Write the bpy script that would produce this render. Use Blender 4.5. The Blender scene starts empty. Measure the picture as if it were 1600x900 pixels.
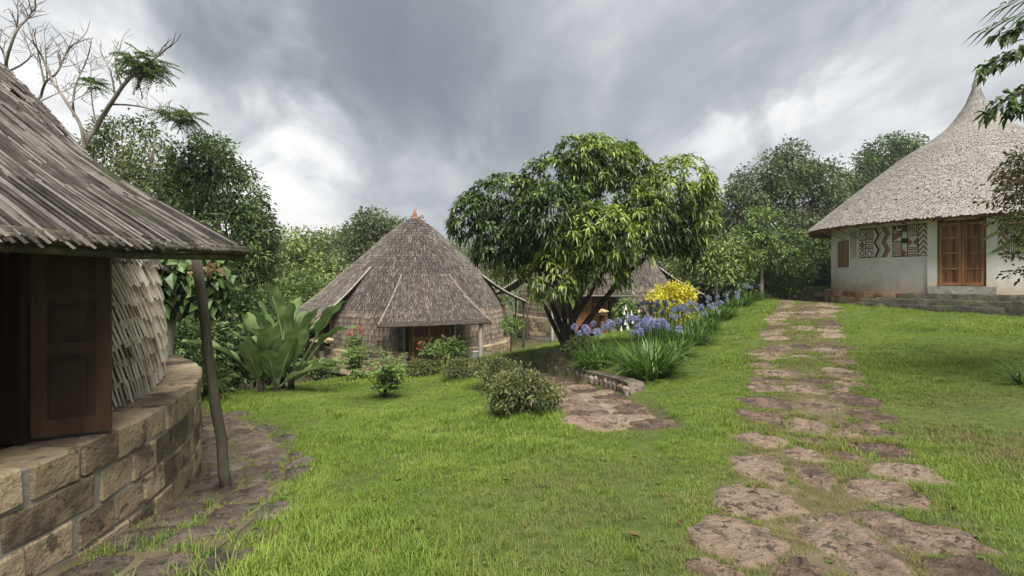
import bpy, math, random
import numpy as np
from mathutils import Matrix, Vector
rng = np.random.default_rng(11)
random.seed(11)
R = math.radians
PI = math.pi

# ------------------------------------------------------------------ camera
F, HORV, EYE = 760.0, 430.0, 1.65          # focal length and horizon row in photo pixels, eye height in metres
scene = bpy.context.scene
cam = bpy.data.cameras.new("camera"); camo = bpy.data.objects.new("camera", cam)
scene.collection.objects.link(camo); scene.camera = camo
cam.sensor_width = 36; cam.lens = 36 * F / 1600; cam.shift_y = -(450 - HORV) / 1600
cam.clip_start = .05; cam.clip_end = 5000
camo.location = (0, 0, EYE); camo.rotation_euler = (R(90), 0, 0)

# ------------------------------------------------------------------ view
scene.view_settings.view_transform = 'Standard'; scene.view_settings.look = 'None'
scene.view_settings.gamma = 1; scene.view_settings.use_curve_mapping = False
scene.view_settings.exposure = 2.45

# ------------------------------------------------------------------ sun
SUN_EL, SUN_AZ = R(58), R(165)             # azimuth clockwise from +Y: behind the camera
sl = bpy.data.lights.new("sun", 'SUN'); so = bpy.data.objects.new("sun", sl); scene.collection.objects.link(so)
sl.energy = 1.5; sl.angle = R(40); sl.color = (1, .965, .9)
sdir = Vector((math.sin(SUN_AZ) * math.cos(SUN_EL), math.cos(SUN_AZ) * math.cos(SUN_EL), math.sin(SUN_EL)))
so.rotation_euler = sdir.to_track_quat('Z', 'Y').to_euler(); so.location = (10, -10, 30)

# ------------------------------------------------------------------ sky
world = bpy.data.worlds.new("World"); scene.world = world; world.use_nodes = True
class NT:
    def __init__(s, nt): s.t = nt; nt.nodes.clear()
    def n(s, typ, **kw):
        nd = s.t.nodes.new(typ)
        for k, v in kw.items():
            if k.startswith('i_'): nd.inputs[k[2:].replace('_', ' ')].default_value = v
            else: setattr(nd, k, v)
        return nd
    def l(s, a, b): s.t.links.new(a, b)
    def val(s, x, sock):
        if isinstance(x, (int, float)): sock.default_value = x
        elif isinstance(x, tuple): sock.default_value = x
        else: s.l(x, sock)
    def m(s, op, a, b=0.0, c=None, clamp=False):
        nd = s.n('ShaderNodeMath', operation=op, use_clamp=clamp)
        s.val(a, nd.inputs[0]); s.val(b, nd.inputs[1])
        if c is not None: s.val(c, nd.inputs[2])
        return nd.outputs[0]
    def vm(s, op, a, b=None, out=0, scale=None):
        nd = s.n('ShaderNodeVectorMath', operation=op)
        s.val(a, nd.inputs[0])
        if b is not None: s.val(b, nd.inputs[1])
        if scale is not None: s.val(scale, nd.inputs['Scale'])
        return nd.outputs[out]
    def noise(s, vec, scale, detail=4, rough=.55, dist=0.0):
        nd = s.n('ShaderNodeTexNoise'); nd.inputs['Scale'].default_value = scale
        nd.inputs['Detail'].default_value = detail; nd.inputs['Roughness'].default_value = rough
        nd.inputs['Distortion'].default_value = dist
        if vec is not None: s.l(vec, nd.inputs['Vector'])
        return nd.outputs['Fac']
    def ramp(s, fac, stops, interp='LINEAR'):
        nd = s.n('ShaderNodeValToRGB'); cr = nd.color_ramp; cr.interpolation = interp
        while len(cr.elements) < len(stops): cr.elements.new(.5)
        for e, (p, c) in zip(cr.elements, stops): e.position = p; e.color = (*c, 1)
        s.val(fac, nd.inputs[0]); return nd.outputs[0]
    def mix(s, f, a, b, mode='MIX'):
        nd = s.n('ShaderNodeMix', data_type='RGBA', blend_type=mode)
        s.val(f, nd.inputs[0])
        for x, i in ((a, 6), (b, 7)):
            if isinstance(x, tuple): nd.inputs[i].default_value = (*x[:3], 1)
            else: s.l(x, nd.inputs[i])
        return nd.outputs[2]
    def sm(s, x, a, b):
        nd = s.n('ShaderNodeMapRange', interpolation_type='SMOOTHSTEP')
        s.val(x, nd.inputs[0]); nd.inputs[1].default_value = a; nd.inputs[2].default_value = b
        return nd.outputs[0]

w = NT(world.node_tree)
tc = w.n('ShaderNodeTexCoord'); gen = tc.outputs['Generated']
sep = w.n('ShaderNodeSeparateXYZ'); w.l(gen, sep.inputs[0])
zz = w.m('ADD', w.m('MAXIMUM', sep.outputs[2], 0.0), .16)
comb = w.n('ShaderNodeCombineXYZ')
w.l(w.m('DIVIDE', sep.outputs[0], zz), comb.inputs[0]); w.l(w.m('DIVIDE', sep.outputs[1], zz), comb.inputs[1])
mapn = w.n('ShaderNodeMapping'); mapn.inputs['Rotation'].default_value = (0, 0, R(-40)); mapn.inputs['Scale'].default_value = (1, .45, 1)
mapn.inputs['Location'].default_value = (3.1, 1.7, 0); w.l(comb.outputs[0], mapn.inputs[0])
cl = mapn.outputs[0]
n1 = w.noise(cl, .75, 6, .55, .6); n2 = w.noise(cl, 2.6, 6, .6, .4); n3 = w.noise(gen, 4.5, 7, .58, .5)
def blob(u, v, rad, amp):
    d = Vector(((u - 800) / F, 1, -(v - HORV) / F)).normalized()
    dot = w.vm('DOT_PRODUCT', gen, tuple(d), out=1)
    wob = w.m('MULTIPLY', w.m('SUBTRACT', n3, .5), .11)
    return w.m('MULTIPLY', w.sm(w.m('ADD', dot, wob), math.cos(R(rad)), 1.0), amp)
B = w.m('ADD', .44, w.m('MULTIPLY', w.m('SUBTRACT', n1, .5), .26))
B = w.m('ADD', B, w.m('MULTIPLY', w.m('SUBTRACT', n2, .5), .62))
B = w.m('ADD', B, w.m('MULTIPLY', w.m('SUBTRACT', n3, .5), .46))
for bl in ((150, 200, 24, .34), (340, 300, 20, .22), (560, 335, 18, .30), (20, 120, 22, .16), (1400, 60, 34, .10), (1290, 275, 11, .20),
           (1560, 160, 24, .08), (960, 50, 22, .08), (440, 70, 34, -.16), (330, 20, 22, -.08), (720, 200, 20, -.08), (1130, 215, 18, -.08)):
    B = w.m('ADD', B, blob(*bl))
lowb = w.sm(sep.outputs[2], .16, .0)
B = w.m('ADD', B, w.m('MULTIPLY', lowb, .16))
cloud = w.ramp(B, [(0.05, (.108, .124, .142)), (.28, (.150, .168, .188)), (.50, (.245, .262, .282)), (.74, (.42, .432, .446)), (1.0, (.66, .652, .635))])
sky = w.n('ShaderNodeTexSky', sky_type='NISHITA'); sky.sun_disc = False; sky.sun_elevation = SUN_EL; sky.sun_rotation = SUN_AZ
skyd = w.mix(1.0, sky.outputs[0], (.075, .075, .075), 'MULTIPLY')
col = w.mix(w.m('ADD', .88, w.m('MULTIPLY', n2, .14), clamp=True), skyd, cloud)
bg = w.n('ShaderNodeBackground'); w.l(col, bg.inputs[0]); bg.inputs[1].default_value = .335
wo = w.n('ShaderNodeOutputWorld'); w.l(bg.outputs[0], wo.inputs[0])

# ------------------------------------------------------------------ small tools
COL = scene.collection
LOC = {}
def P(u, v, d): return np.array([(u - 800) / F * d, d, EYE - (v - HORV) / F * d])
def nrm(a): return a / np.maximum(np.linalg.norm(a, axis=-1, keepdims=True), 1e-9)
def smooth(a, b, x): t = np.clip((np.asarray(x, float) - a) / (b - a), 0, 1); return t * t * (3 - 2 * t)

def attach(o, parent):
    if parent is not None:
        o.parent = parent
        o.matrix_parent_inverse = Matrix.Translation(-Vector(LOC.get(parent.name, (0, 0, 0))))
def tag(o, label=None, cat=None, group=None, kind=None):
    if label: o['label'] = label
    if cat: o['category'] = cat
    if group: o['group'] = group
    if kind: o['kind'] = kind
    return o
def thing(name, label, cat, loc, group=None):
    o = bpy.data.objects.new(name, None); COL.objects.link(o); o.empty_display_size = .2
    o.location = tuple(float(c) for c in loc); LOC[o.name] = tuple(o.location)
    return tag(o, label, cat, group)
def put(name, me, parent=None, loc=(0, 0, 0), rot=(0, 0, 0), scale=(1, 1, 1)):
    o = bpy.data.objects.new(name, me); COL.objects.link(o)
    o.location = tuple(float(c) for c in loc); o.rotation_euler = rot; o.scale = scale
    attach(o, parent); return o

class MB:
    def __init__(s): s.V = []; s.Q = []; s.T = []; s.qv = []; s.tv = []; s.qm = []; s.tm = []; s.k = 0
    def add(s, V, Q=None, T=None, var=.5, mi=0):
        V = np.asarray(V, float).reshape(-1, 3); s.V.append(V)
        for A, L, vl, ml, n in ((Q, s.Q, s.qv, s.qm, 4), (T, s.T, s.tv, s.tm, 3)):
            if A is None or len(A) == 0: continue
            A = np.asarray(A, int).reshape(-1, n); L.append(A + s.k)
            vl.append(np.broadcast_to(np.asarray(var, float), (len(A),)) if np.ndim(var) == 0 or len(np.atleast_1d(var)) == len(A) else np.repeat(var, len(A) // len(var)))
            ml.append(np.full(len(A), mi))
        s.k += len(V); return s
    def mesh(s, name, mats, smooth_=False):
        V = np.concatenate(s.V) if s.V else np.zeros((0, 3))
        Q = np.concatenate(s.Q) if s.Q else np.zeros((0, 4), int)
        T = np.concatenate(s.T) if s.T else np.zeros((0, 3), int)
        me = bpy.data.meshes.new(name)
        me.vertices.add(len(V)); me.vertices.foreach_set('co', V.astype(np.float32).ravel())
        nl = Q.size + T.size; me.loops.add(nl)
        me.loops.foreach_set('vertex_index', np.concatenate([Q.ravel(), T.ravel()]).astype(np.int32))
        npg = len(Q) + len(T); me.polygons.add(npg)
        st = np.concatenate([np.arange(len(Q)) * 4, Q.size + np.arange(len(T)) * 3]).astype(np.int32)
        me.polygons.foreach_set('loop_start', st)
        mi = np.concatenate(s.qm + s.tm) if npg else np.zeros(0)
        me.polygons.foreach_set('material_index', mi.astype(np.int32))
        me.polygons.foreach_set('use_smooth', np.full(npg, smooth_))
        at = me.attributes.new('var', 'FLOAT', 'FACE')
        at.data.foreach_set('value', np.concatenate(s.qv + s.tv).astype(np.float32) if npg else np.zeros(0, np.float32))
        for m in (mats if isinstance(mats, (list, tuple)) else [mats]): me.materials.append(m)
        me.update(calc_edges=True); me.validate(); return me
    def build(s, name, mats, parent=None, smooth_=False):
        return put(name, s.mesh(name, mats, smooth_), parent)

BOXQ = np.array([[0, 3, 2, 1], [4, 5, 6, 7], [0, 1, 5, 4], [1, 2, 6, 5], [2, 3, 7, 6], [3, 0, 4, 7]])
def frame(origin, ex, ey, ez): return np.array(origin, float), np.array(ex, float), np.array(ey, float), np.array(ez, float)
def box(mb, lo, hi, fr=None, var=.5, mi=0):
    x0, y0, z0 = lo; x1, y1, z1 = hi
    v = np.array([[x0, y0, z0], [x1, y0, z0], [x1, y1, z0], [x0, y1, z0], [x0, y0, z1], [x1, y0, z1], [x1, y1, z1], [x0, y1, z1]])
    if fr is not None: v = fr[0] + v[:, :1] * fr[1] + v[:, 1:2] * fr[2] + v[:, 2:] * fr[3]
    mb.add(v, BOXQ, var=var, mi=mi); return mb
def tube(mb, pts, rad, n=7, var=.5, cap=True, mi=0, wob=0.0):
    pts = np.asarray(pts, float); m = len(pts); rad = np.broadcast_to(np.asarray(rad, float), (m,))
    tan = nrm(np.gradient(pts, axis=0)); ref = np.array([0, 0, 1.]) if abs(tan[0, 2]) < .8 else np.array([1., 0, 0])
    a = nrm(np.cross(tan, ref)); b = np.cross(tan, a); th = np.arange(n) / n * 2 * PI
    rr = rad[:, None] * (1 + (rng.uniform(-wob, wob, (m, n)) if wob else 0))
    V = pts[:, None] + rr[..., None] * (np.cos(th)[None, :, None] * a[:, None] + np.sin(th)[None, :, None] * b[:, None])
    i = np.arange(m - 1)[:, None] * n; j = np.arange(n)[None]; j2 = (j + 1) % n
    Q = np.stack([i + j, i + j2, i + n + j2, i + n + j], -1).reshape(-1, 4)
    V = V.reshape(-1, 3); T = None
    if cap:
        V = np.concatenate([V, pts[-1:], pts[:1]]); k = m * n
        jj = np.arange(n); T = np.concatenate([np.stack([(m - 1) * n + jj, (m - 1) * n + (jj + 1) % n, np.full(n, k)], -1),
                                               np.stack([(jj + 1) % n, jj, np.full(n, k + 1)], -1)])
    mb.add(V, Q, T, var=var, mi=mi); return mb
def curve(pts, n):
    pts = np.asarray(pts, float); t = np.linspace(0, len(pts) - 1, n); i = np.clip(t.astype(int), 0, len(pts) - 2); f = (t - i)[:, None]
    p1 = pts[i]; p2 = pts[i + 1]; p0 = pts[np.maximum(i - 1, 0)]; p3 = pts[np.minimum(i + 2, len(pts) - 1)]
    return .5 * (2 * p1 + (p2 - p0) * f + (2 * p0 - 5 * p1 + 4 * p2 - p3) * f ** 2 + (3 * p1 - p0 - 3 * p2 + p3) * f ** 3)
def strips(mb, p, d, n, L, W, T, var, l0=0.0, l1=0.0):
    k = len(p); e = lambda a: np.broadcast_to(np.asarray(a, float), (k,))[:, None]
    side = nrm(np.cross(d, n)); a = p + n * e(l0); b = p + d * e(L) + n * e(l1); hw = side * e(W) * .5; up = n * e(T)
    V = np.stack([a - hw, a + up, a + hw, b - hw, b + up, b + hw], 1).reshape(-1, 3); o = np.arange(k)[:, None] * 6
    Q = np.concatenate([o + [0, 1, 4, 3], o + [1, 2, 5, 4]], 1).reshape(-1, 4); Tt = o + [3, 4, 5]
    var = np.broadcast_to(np.asarray(var, float), (k,))
    mb.add(V, Q, None, var=np.repeat(var, 2)); mb.T.append(Tt + mb.k - len(V)); mb.tv.append(var); mb.tm.append(np.zeros(k)); return mb
def leaves(mb, p, d, n, L, W, var, bend=.25, fold=.12, mi=0):
    k = len(p); e = lambda a: np.broadcast_to(np.asarray(a, float), (k,))[:, None]
    side = nrm(np.cross(d, n)); n = np.cross(side, d)
    L = e(L); W = e(W); mid = p + d * L * .48; tip = p + d * L * (1 - .25 * bend) - np.array([0, 0, 1.]) * L * bend
    up = n * W * fold * 2
    V = np.stack([p, mid - side * W * .5 + up, mid, mid + side * W * .5 + up, tip], 1).reshape(-1, 3); o = np.arange(k)[:, None] * 5
    T = np.concatenate([o + [0, 2, 1], o + [0, 3, 2], o + [1, 2, 4], o + [2, 3, 4]], 1).reshape(-1, 3)
    mb.add(V, None, T, var=np.repeat(np.broadcast_to(np.asarray(var, float), (k,)), 4), mi=mi); return mb
def rdir(k, up=0.0, spread=1.0):
    v = rng.normal(size=(k, 3)) * spread; v[:, 2] += up; return nrm(v)

# ------------------------------------------------------------------ materials
def pmat(name, dark, mid, light, scale=5.0, nz=.7, var=.5, orand=0.0, rough=.85, bump=.3, bscale=None, transl=0.0, stain=None, spec=.3,
         stretch=(1, 1, 1), detail=6, wet=None, bdist=.02):
    m = bpy.data.materials.new(name); m.use_nodes = True; t = NT(m.node_tree)
    geo = t.n('ShaderNodeNewGeometry'); mp = t.n('ShaderNodeMapping'); mp.inputs['Scale'].default_value = stretch
    t.l(geo.outputs['Position'], mp.inputs[0]); pos = mp.outputs[0]
    f = t.m('ADD', .5, t.m('MULTIPLY', t.m('SUBTRACT', t.noise(pos, scale, detail, .6), .5), nz * 2))
    if var:
        at = t.n('ShaderNodeAttribute', attribute_name='var'); f = t.m('ADD', f, t.m('MULTIPLY', t.m('SUBTRACT', at.outputs['Fac'], .5), var * 2))
    if orand:
        oi = t.n('ShaderNodeObjectInfo'); f = t.m('ADD', f, t.m('MULTIPLY', t.m('SUBTRACT', oi.outputs['Random'], .5), orand * 2))
    c = t.ramp(f, [(.12, dark), (.5, mid), (.88, light)])
    if stain:
        for (sc, ss, lo, hi, amt) in stain:
            c = t.mix(t.m('MULTIPLY', t.sm(t.noise(pos, ss, 6, .65, .3), lo, hi), amt), c, sc)
    bs = t.n('ShaderNodeBsdfPrincipled'); t.l(c, bs.inputs['Base Color']); bs.inputs['Roughness'].default_value = rough
    bs.inputs['Specular IOR Level'].default_value = spec
    if bump:
        b = t.n('ShaderNodeBump'); b.inputs['Strength'].default_value = bump; b.inputs['Distance'].default_value = bdist
        t.l(t.noise(pos, bscale or scale * 4, 8, .65), b.inputs['Height']); t.l(b.outputs[0], bs.inputs['Normal'])
    o = t.n('ShaderNodeOutputMaterial')
    if transl:
        tr = t.n('ShaderNodeBsdfTranslucent'); t.l(c, tr.inputs[0]); mx = t.n('ShaderNodeMixShader'); mx.inputs[0].default_value = transl
        t.l(bs.outputs[0], mx.inputs[1]); t.l(tr.outputs[0], mx.inputs[2]); t.l(mx.outputs[0], o.inputs[0])
    else: t.l(bs.outputs[0], o.inputs[0])
    return m
M = {}
M['thatch_near'] = pmat('weathered_bamboo_strips', (.010, .0085, .007), (.050, .042, .036), (.18, .158, .14), 6, .55, .55, .35, bump=.5, bscale=40,
                        stain=[((.05, .058, .022), 2.2, .56, .70, .55), ((.02, .016, .014), 9, .58, .75, .6)])
M['thatch'] = pmat('dry_grey_thatch', (.048, .039, .034), (.110, .092, .080), (.30, .265, .23), 4, .35, .60, bump=.4, bscale=30,
                   stain=[((.07, .055, .048), 1.1, .5, .7, .45)])
M['thatch_under'] = pmat('thatch_underlay', (.03, .024, .02), (.06, .048, .04), (.10, .082, .07), 8, .6, 0, bump=.4)
M['thatch_pale'] = pmat('pale_reed_thatch', (.115, .103, .092), (.24, .216, .193), (.37, .338, .305), 3, .25, .62, bump=.3, bscale=30,
                        stain=[((.2, .17, .14), .9, .5, .72, .4)])
M['pale_under'] = pmat('reed_underlay', (.08, .065, .05), (.15, .125, .1), (.22, .19, .16), 6, .6, 0, bump=.4)
M['stick'] = pmat('woven_bamboo_sticks', (.17, .13, .09), (.50, .42, .33), (.72, .64, .53), 7, .3, .6, bump=.3, bscale=50)
M['stick_grey'] = pmat('woven_wall_bamboo', (.055, .042, .034), (.145, .115, .09), (.27, .22, .17), 5, .35, .55, bump=.3)
M['pole'] = pmat('grey_wooden_pole', (.028, .023, .018), (.085, .073, .055), (.19, .168, .135), 5, .7, .2, .3, bump=.6, bscale=22, stretch=(1, 1, .25),
                 stain=[((.09, .11, .06), 3, .52, .7, .5)])
M['pole_dark'] = pmat('dark_bamboo_pole', (.02, .017, .012), (.07, .06, .045), (.17, .15, .11), 7, .7, .3, .2, bump=.5, stain=[((.05, .065, .02), 5, .5, .66, .7)])
M['pole_pale'] = pmat('pale_split_bamboo', (.14, .12, .095), (.28, .25, .2), (.42, .38, .32), 8, .6, .3, .2, bump=.3)
M['wood'] = pmat('brown_door_wood', (.11, .05, .024), (.31, .148, .068), (.46, .245, .115), 5, .5, .5, .3, rough=.55, bump=.3, bscale=30, stretch=(3, 3, .3))
M['wood_dark'] = pmat('dark_shutter_wood', (.014, .007, .004), (.036, .018, .0095), (.07, .037, .02), 5, .5, .3, .2, rough=.5, bump=.2, bscale=30, stretch=(3, 3, .3))
M['wood_red'] = pmat('red_brown_plank', (.09, .034, .015), (.255, .112, .044), (.42, .215, .085), 4, .75, .25, .15, rough=.42, bump=.3, bscale=26, stretch=(3, 3, .3),
                     stain=[((.06, .03, .018), 2.5, .52, .72, .6)])
M['plinth'] = pmat('tan_stone_block', (.12, .094, .066), (.31, .24, .15), (.47, .37, .235), 3.2, .8, .15, .30, bump=1, bscale=14, bdist=.06,
                   stain=[((.06, .052, .046), 1.1, .53, .64, .75), ((.045, .04, .035), 9, .55, .64, .7)])
M['mortar'] = pmat('pale_mortar', (.15, .135, .115), (.27, .25, .22), (.36, .34, .30), 9, .6, 0, bump=.5)
M['ledge'] = pmat('ledge_stone', (.06, .05, .042), (.16, .125, .095), (.28, .215, .16), 3, .8, .2, .4, bump=.6, stain=[((.035, .03, .026), 2.2, .48, .66, .8)])
M['paving'] = pmat('reddish_flagstone', (.105, .070, .047), (.222, .154, .106), (.34, .25, .18), 5, 1.0, .2, .55, bump=1, bscale=10, bdist=.16,
                   stain=[((.04, .032, .026), 13, .55, .62, .8), ((.07, .052, .042), 4, .55, .64, .6), ((.06, .08, .025), 3.1, .58, .68, .6)])
M['flag_dark'] = pmat('mossy_dark_flagstone', (.060, .047, .038), (.140, .105, .084), (.235, .185, .15), 5, .8, .2, .25, bump=1, bscale=7, bdist=.14,
                      stain=[((.05, .07, .02), 2.4, .54, .66, .65), ((.03, .025, .021), 11, .55, .63, .75)])
M['redstone'] = pmat('red_brown_stone', (.22, .115, .062), (.40, .24, .14), (.52, .35, .22), 3, .7, .2, .5, bump=.6, stain=[((.09, .06, .045), 5, .56, .7, .7)])
M['redmortar'] = pmat('ochre_mortar', (.26, .19, .12), (.40, .31, .21), (.5, .41, .29), 6, .6, 0, bump=.5)
M['plaster'] = pmat('white_lime_plaster', (.60, .57, .52), (.74, .715, .665), (.79, .77, .73), 2.2, .5, 0, rough=.9, bump=.35, bscale=9, stain=[((.50, .40, .27), .55, .52, .72, .5), ((.42, .40, .36), 6, .60, .72, .5)])
_t = NT.__new__(NT); _t.t = M['plaster'].node_tree
_bs = next(n for n in _t.t.nodes if n.type == 'BSDF_PRINCIPLED'); _c = _bs.inputs['Base Color'].links[0].from_socket; _g = _t.n('ShaderNodeNewGeometry'); _s = _t.n('ShaderNodeSeparateXYZ'); _t.l(_g.outputs['Position'], _s.inputs[0])
_z = _t.m('ADD', _s.outputs[2], _t.m('MULTIPLY', _t.m('SUBTRACT', _t.noise(_g.outputs['Position'], 1.6, 7, .7), .5), 1.3))
_c = _t.mix(_t.m('MULTIPLY', _t.sm(_z, 1.75, 1.05), .75), _c, (.46, .35, .21))
_st = _t.n('ShaderNodeMapping'); _st.inputs['Scale'].default_value = (5, 5, .5); _t.l(_g.outputs['Position'], _st.inputs[0])
_c = _t.mix(_t.m('MULTIPLY', _t.sm(_t.noise(_st.outputs[0], 1.5, 6, .65), .56, .72), .45), _c, (.40, .37, .32)); _t.l(_c, _bs.inputs['Base Color'])
M['moss_step'] = pmat('mossy_step_stone', (.02, .019, .014), (.055, .05, .036), (.12, .11, .08), 5, .9, .2, .3, bump=1, bscale=14, bdist=.04, stain=[((.07, .09, .03), 2.2, .52, .68, .7), ((.4, .39, .36), 12, .68, .75, .8)])
M['concrete'] = pmat('worn_concrete', (.2, .185, .15), (.38, .36, .31), (.52, .5, .45), 4, .8, 0, .2, bump=.6, stain=[((.12, .12, .07), 4, .52, .68, .7)])
for k, c in (('paint_black', (.022, .020, .020)), ('paint_brown', (.29, .14, .062)), ('paint_white', (.66, .635, .58)), ('paint_grey', (.33, .29, .24))):
    M[k] = pmat(k, tuple(x * .7 for x in c), c, tuple(min(.8, x * 1.3) for x in c), 9, .5, 0, rough=.9, bump=.2, stain=[((.5, .45, .38), 7, .62, .74, .5)])
M['terracotta'] = pmat('terracotta', (.17, .07, .035), (.30, .13, .07), (.4, .2, .11), 8, .5, 0, bump=.2)
M['dark'] = pmat('painted_interior_shade', (.01, .008, .006), (.02, .016, .013), (.03, .025, .02), 4, .5, 0)  # near-black colour standing in for the shade inside the huts
M['metal'] = pmat('dull_brass', (.08, .06, .03), (.2, .16, .09), (.3, .25, .15), 9, .5, 0, rough=.4)
M['white_pot'] = pmat('white_painted_metal', (.5, .5, .48), (.66, .66, .64), (.74, .74, .72), 6, .5, 0, rough=.5)
M['straw'] = pmat('golden_straw', (.20, .13, .06), (.42, .31, .165), (.60, .47, .28), 9, .3, .55, bump=.3)
M['wallstone'] = pmat('grey_brown_rubble', (.09, .07, .058), (.21, .17, .14), (.34, .285, .24), 4, .7, .3, .6, bump=.7, bscale=14, stain=[((.04, .036, .03), 5, .52, .68, .7)])
M['bark'] = pmat('dark_bark', (.02, .016, .013), (.055, .045, .036), (.12, .10, .08), 7, .8, .2, .2, bump=.9, bscale=24, stretch=(1, 1, .4))
M['bark_grey'] = pmat('grey_bark', (.09, .075, .06), (.20, .17, .14), (.33, .29, .25), 5, .7, .2, .2, bump=.5, stretch=(1, 1, .4))
def leafmat(name, dark, mid, light, var=.6, transl=.28, rough=.5, spec=.35, nz=.18, scale=1.5):
    M[name] = pmat(name, dark, mid, light, scale, nz, var, rough=rough, bump=0, transl=transl, spec=spec)
leafmat('mango_leaf', (.018, .036, .010), (.060, .105, .022), (.30, .39, .065), .62, .25, .38, .5)
leafmat('dark_leaf', (.020, .040, .012), (.062, .105, .028), (.15, .215, .060))
leafmat('olive_leaf', (.05, .072, .020), (.115, .150, .046), (.225, .27, .09))
leafmat('grey_olive_leaf', (.045, .062, .024), (.115, .148, .058), (.22, .265, .11))
leafmat('light_leaf', (.085, .125, .03), (.185, .24, .07), (.31, .37, .12))
leafmat('pale_leaf', (.10, .115, .05), (.20, .215, .105), (.31, .32, .175))
leafmat('fresh_leaf', (.05, .09, .020), (.12, .185, .045), (.225, .31, .08))
leafmat('banana_leaf', (.085, .145, .045), (.165, .245, .082), (.27, .35, .15), .5, .3, .35, .5)
leafmat('big_leaf', (.03, .062, .018), (.08, .14, .042), (.17, .25, .085), .55, .25, .4)
leafmat('strap_leaf', (.032, .075, .012), (.085, .165, .028), (.19, .30, .060), .6, .28, .4, .5)
leafmat('yellow_leaf', (.34, .29, .015), (.60, .54, .040), (.78, .74, .12), .5, .35)
leafmat('shrub_leaf', (.045, .062, .018), (.115, .135, .045), (.235, .235, .085), .6)
leafmat('rust_leaf', (.022, .034, .012), (.062, .075, .024), (.17, .105, .035), .6)
leafmat('blue_petal', (.14, .15, .29), (.25, .265, .46), (.40, .42, .62), .5, .25, .6)
leafmat('pale_blue_petal', (.14, .18, .28), (.24, .29, .41), (.38, .43, .54), .5, .25, .6)
leafmat('red_petal', (.30, .05, .03), (.48, .10, .06), (.62, .20, .13), .5, .25, .6)
leafmat('white_petal', (.55, .55, .52), (.72, .72, .69), (.80, .80, .78), .3, .3, .6)
leafmat('brown_leaf', (.07, .042, .02), (.16, .105, .05), (.27, .19, .10), .6, .2, .7)

# ------------------------------------------------------------------ terrain height
CP = [(1325, 890, 2.75), (1280, 700, 5.2), (1258, 570, 8.7), (1255, 510, 12.3), (1256, 480, 15.5), (1265, 460, 22),
      (1600, 560, 8), (1600, 700, 4.9), (1450, 600, 7.4), (1590, 890, 2.72), (1500, 494, 13.3), (1310, 473, 19.5), (1400, 520, 11.6), (1590, 500, 12.5),
      (357, 765, 4.2), (290, 738, 5.0), (65, 900, 2.67), (800, 900, 2.67), (400, 900, 2.64), (600, 700, 5.05), (400, 640, 7.6), (300, 622, 8.4), (440, 608, 10.3),
      (560, 600, 11.3), (620, 575, 15), (700, 600, 10.8), (800, 645, 7.1), (1100, 640, 6.2), (1130, 580, 8.6), (720, 566, 17.6), (500, 604, 17),
      (790, 549, 20.5), (900, 530, 21.5), (885, 548, 11.5), (1000, 600, 8.2), (1110, 541, 11.5), (1160, 515, 13.3), (1180, 470, 20), (940, 560, 10.4)]
cx = [P(*c) for c in CP] + [np.array(q, float) for q in (
    (-4.4, 22, -1.5), (-8, 24, -2.3), (4.45, 26, -1.05), (8.5, 24, -.55), (17, 18, .55), (13, 15.5, .52), (13, 20.5, .52), (12.3, 18, .55), (16, 12.2, .5), (12, 30, .9), (22, 30, 1), (30, 15, .9), (14, 4, .45), (9, -6, .3), (0, -8, .1), (-9, -6, .1),
    (-7, 3, -.15), (-13, 4, -.8), (-14, 14, -2.2), (-22, 25, -4), (-10, 36, -4.2), (3, 38, -2.8), (-30, 8, -3), (-4, 11, -.95), (-5.5, 9, -.75), (-22, -8, -.6), (25, -8, .6))]
cx = np.array(cx)
def tps_k(r2): return .5 * r2 * np.log(np.maximum(r2, 1e-9))
_n = len(cx); _A = np.zeros((_n + 3, _n + 3)); _d2 = ((cx[:, None, :2] - cx[None, :, :2]) ** 2).sum(-1)
_A[:_n, :_n] = tps_k(_d2) + np.eye(_n) * .35; _A[:_n, _n] = 1; _A[:_n, _n + 1:] = cx[:, :2]; _A[_n, :_n] = 1; _A[_n + 1:, :_n] = cx[:, :2].T
_W = np.linalg.solve(_A, np.concatenate([cx[:, 2], np.zeros(3)]))
STAIR = np.array([[1.38, 5.75], [1.13, 7.9], [.62, 10.2], [.0, 13.0]]); STAIR_Z = np.array([-.13, -.29, -.53, -.84])
def poly_dist(x, y, line):
    best = np.full(np.shape(x), 1e9); tt = np.zeros(np.shape(x)); sd = np.zeros(np.shape(x))
    for i in range(len(line) - 1):
        a = line[i]; b = line[i + 1]; ab = b - a; L2 = ab @ ab
        t = np.clip(((x - a[0]) * ab[0] + (y - a[1]) * ab[1]) / L2, 0, 1); dx = x - a[0] - t * ab[0]; dy = y - a[1] - t * ab[1]
        d = np.hypot(dx, dy); m = d < best; best = np.where(m, d, best); tt = np.where(m, i + t, tt); sd = np.where(m, ab[0] * dy - ab[1] * dx, sd)
    return best, tt, sd
def fbm(x, y, s, seed=0):
    v = 0; a = 1
    for o in range(4):
        f = s * 2 ** o
        v = v + a * (np.sin(x * f * 1.0 + y * f * .7 + seed + o * 1.3) * np.cos(y * f * 1.1 - x * f * .4 + seed * 2.1 + o)); a *= .5
    return v
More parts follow.
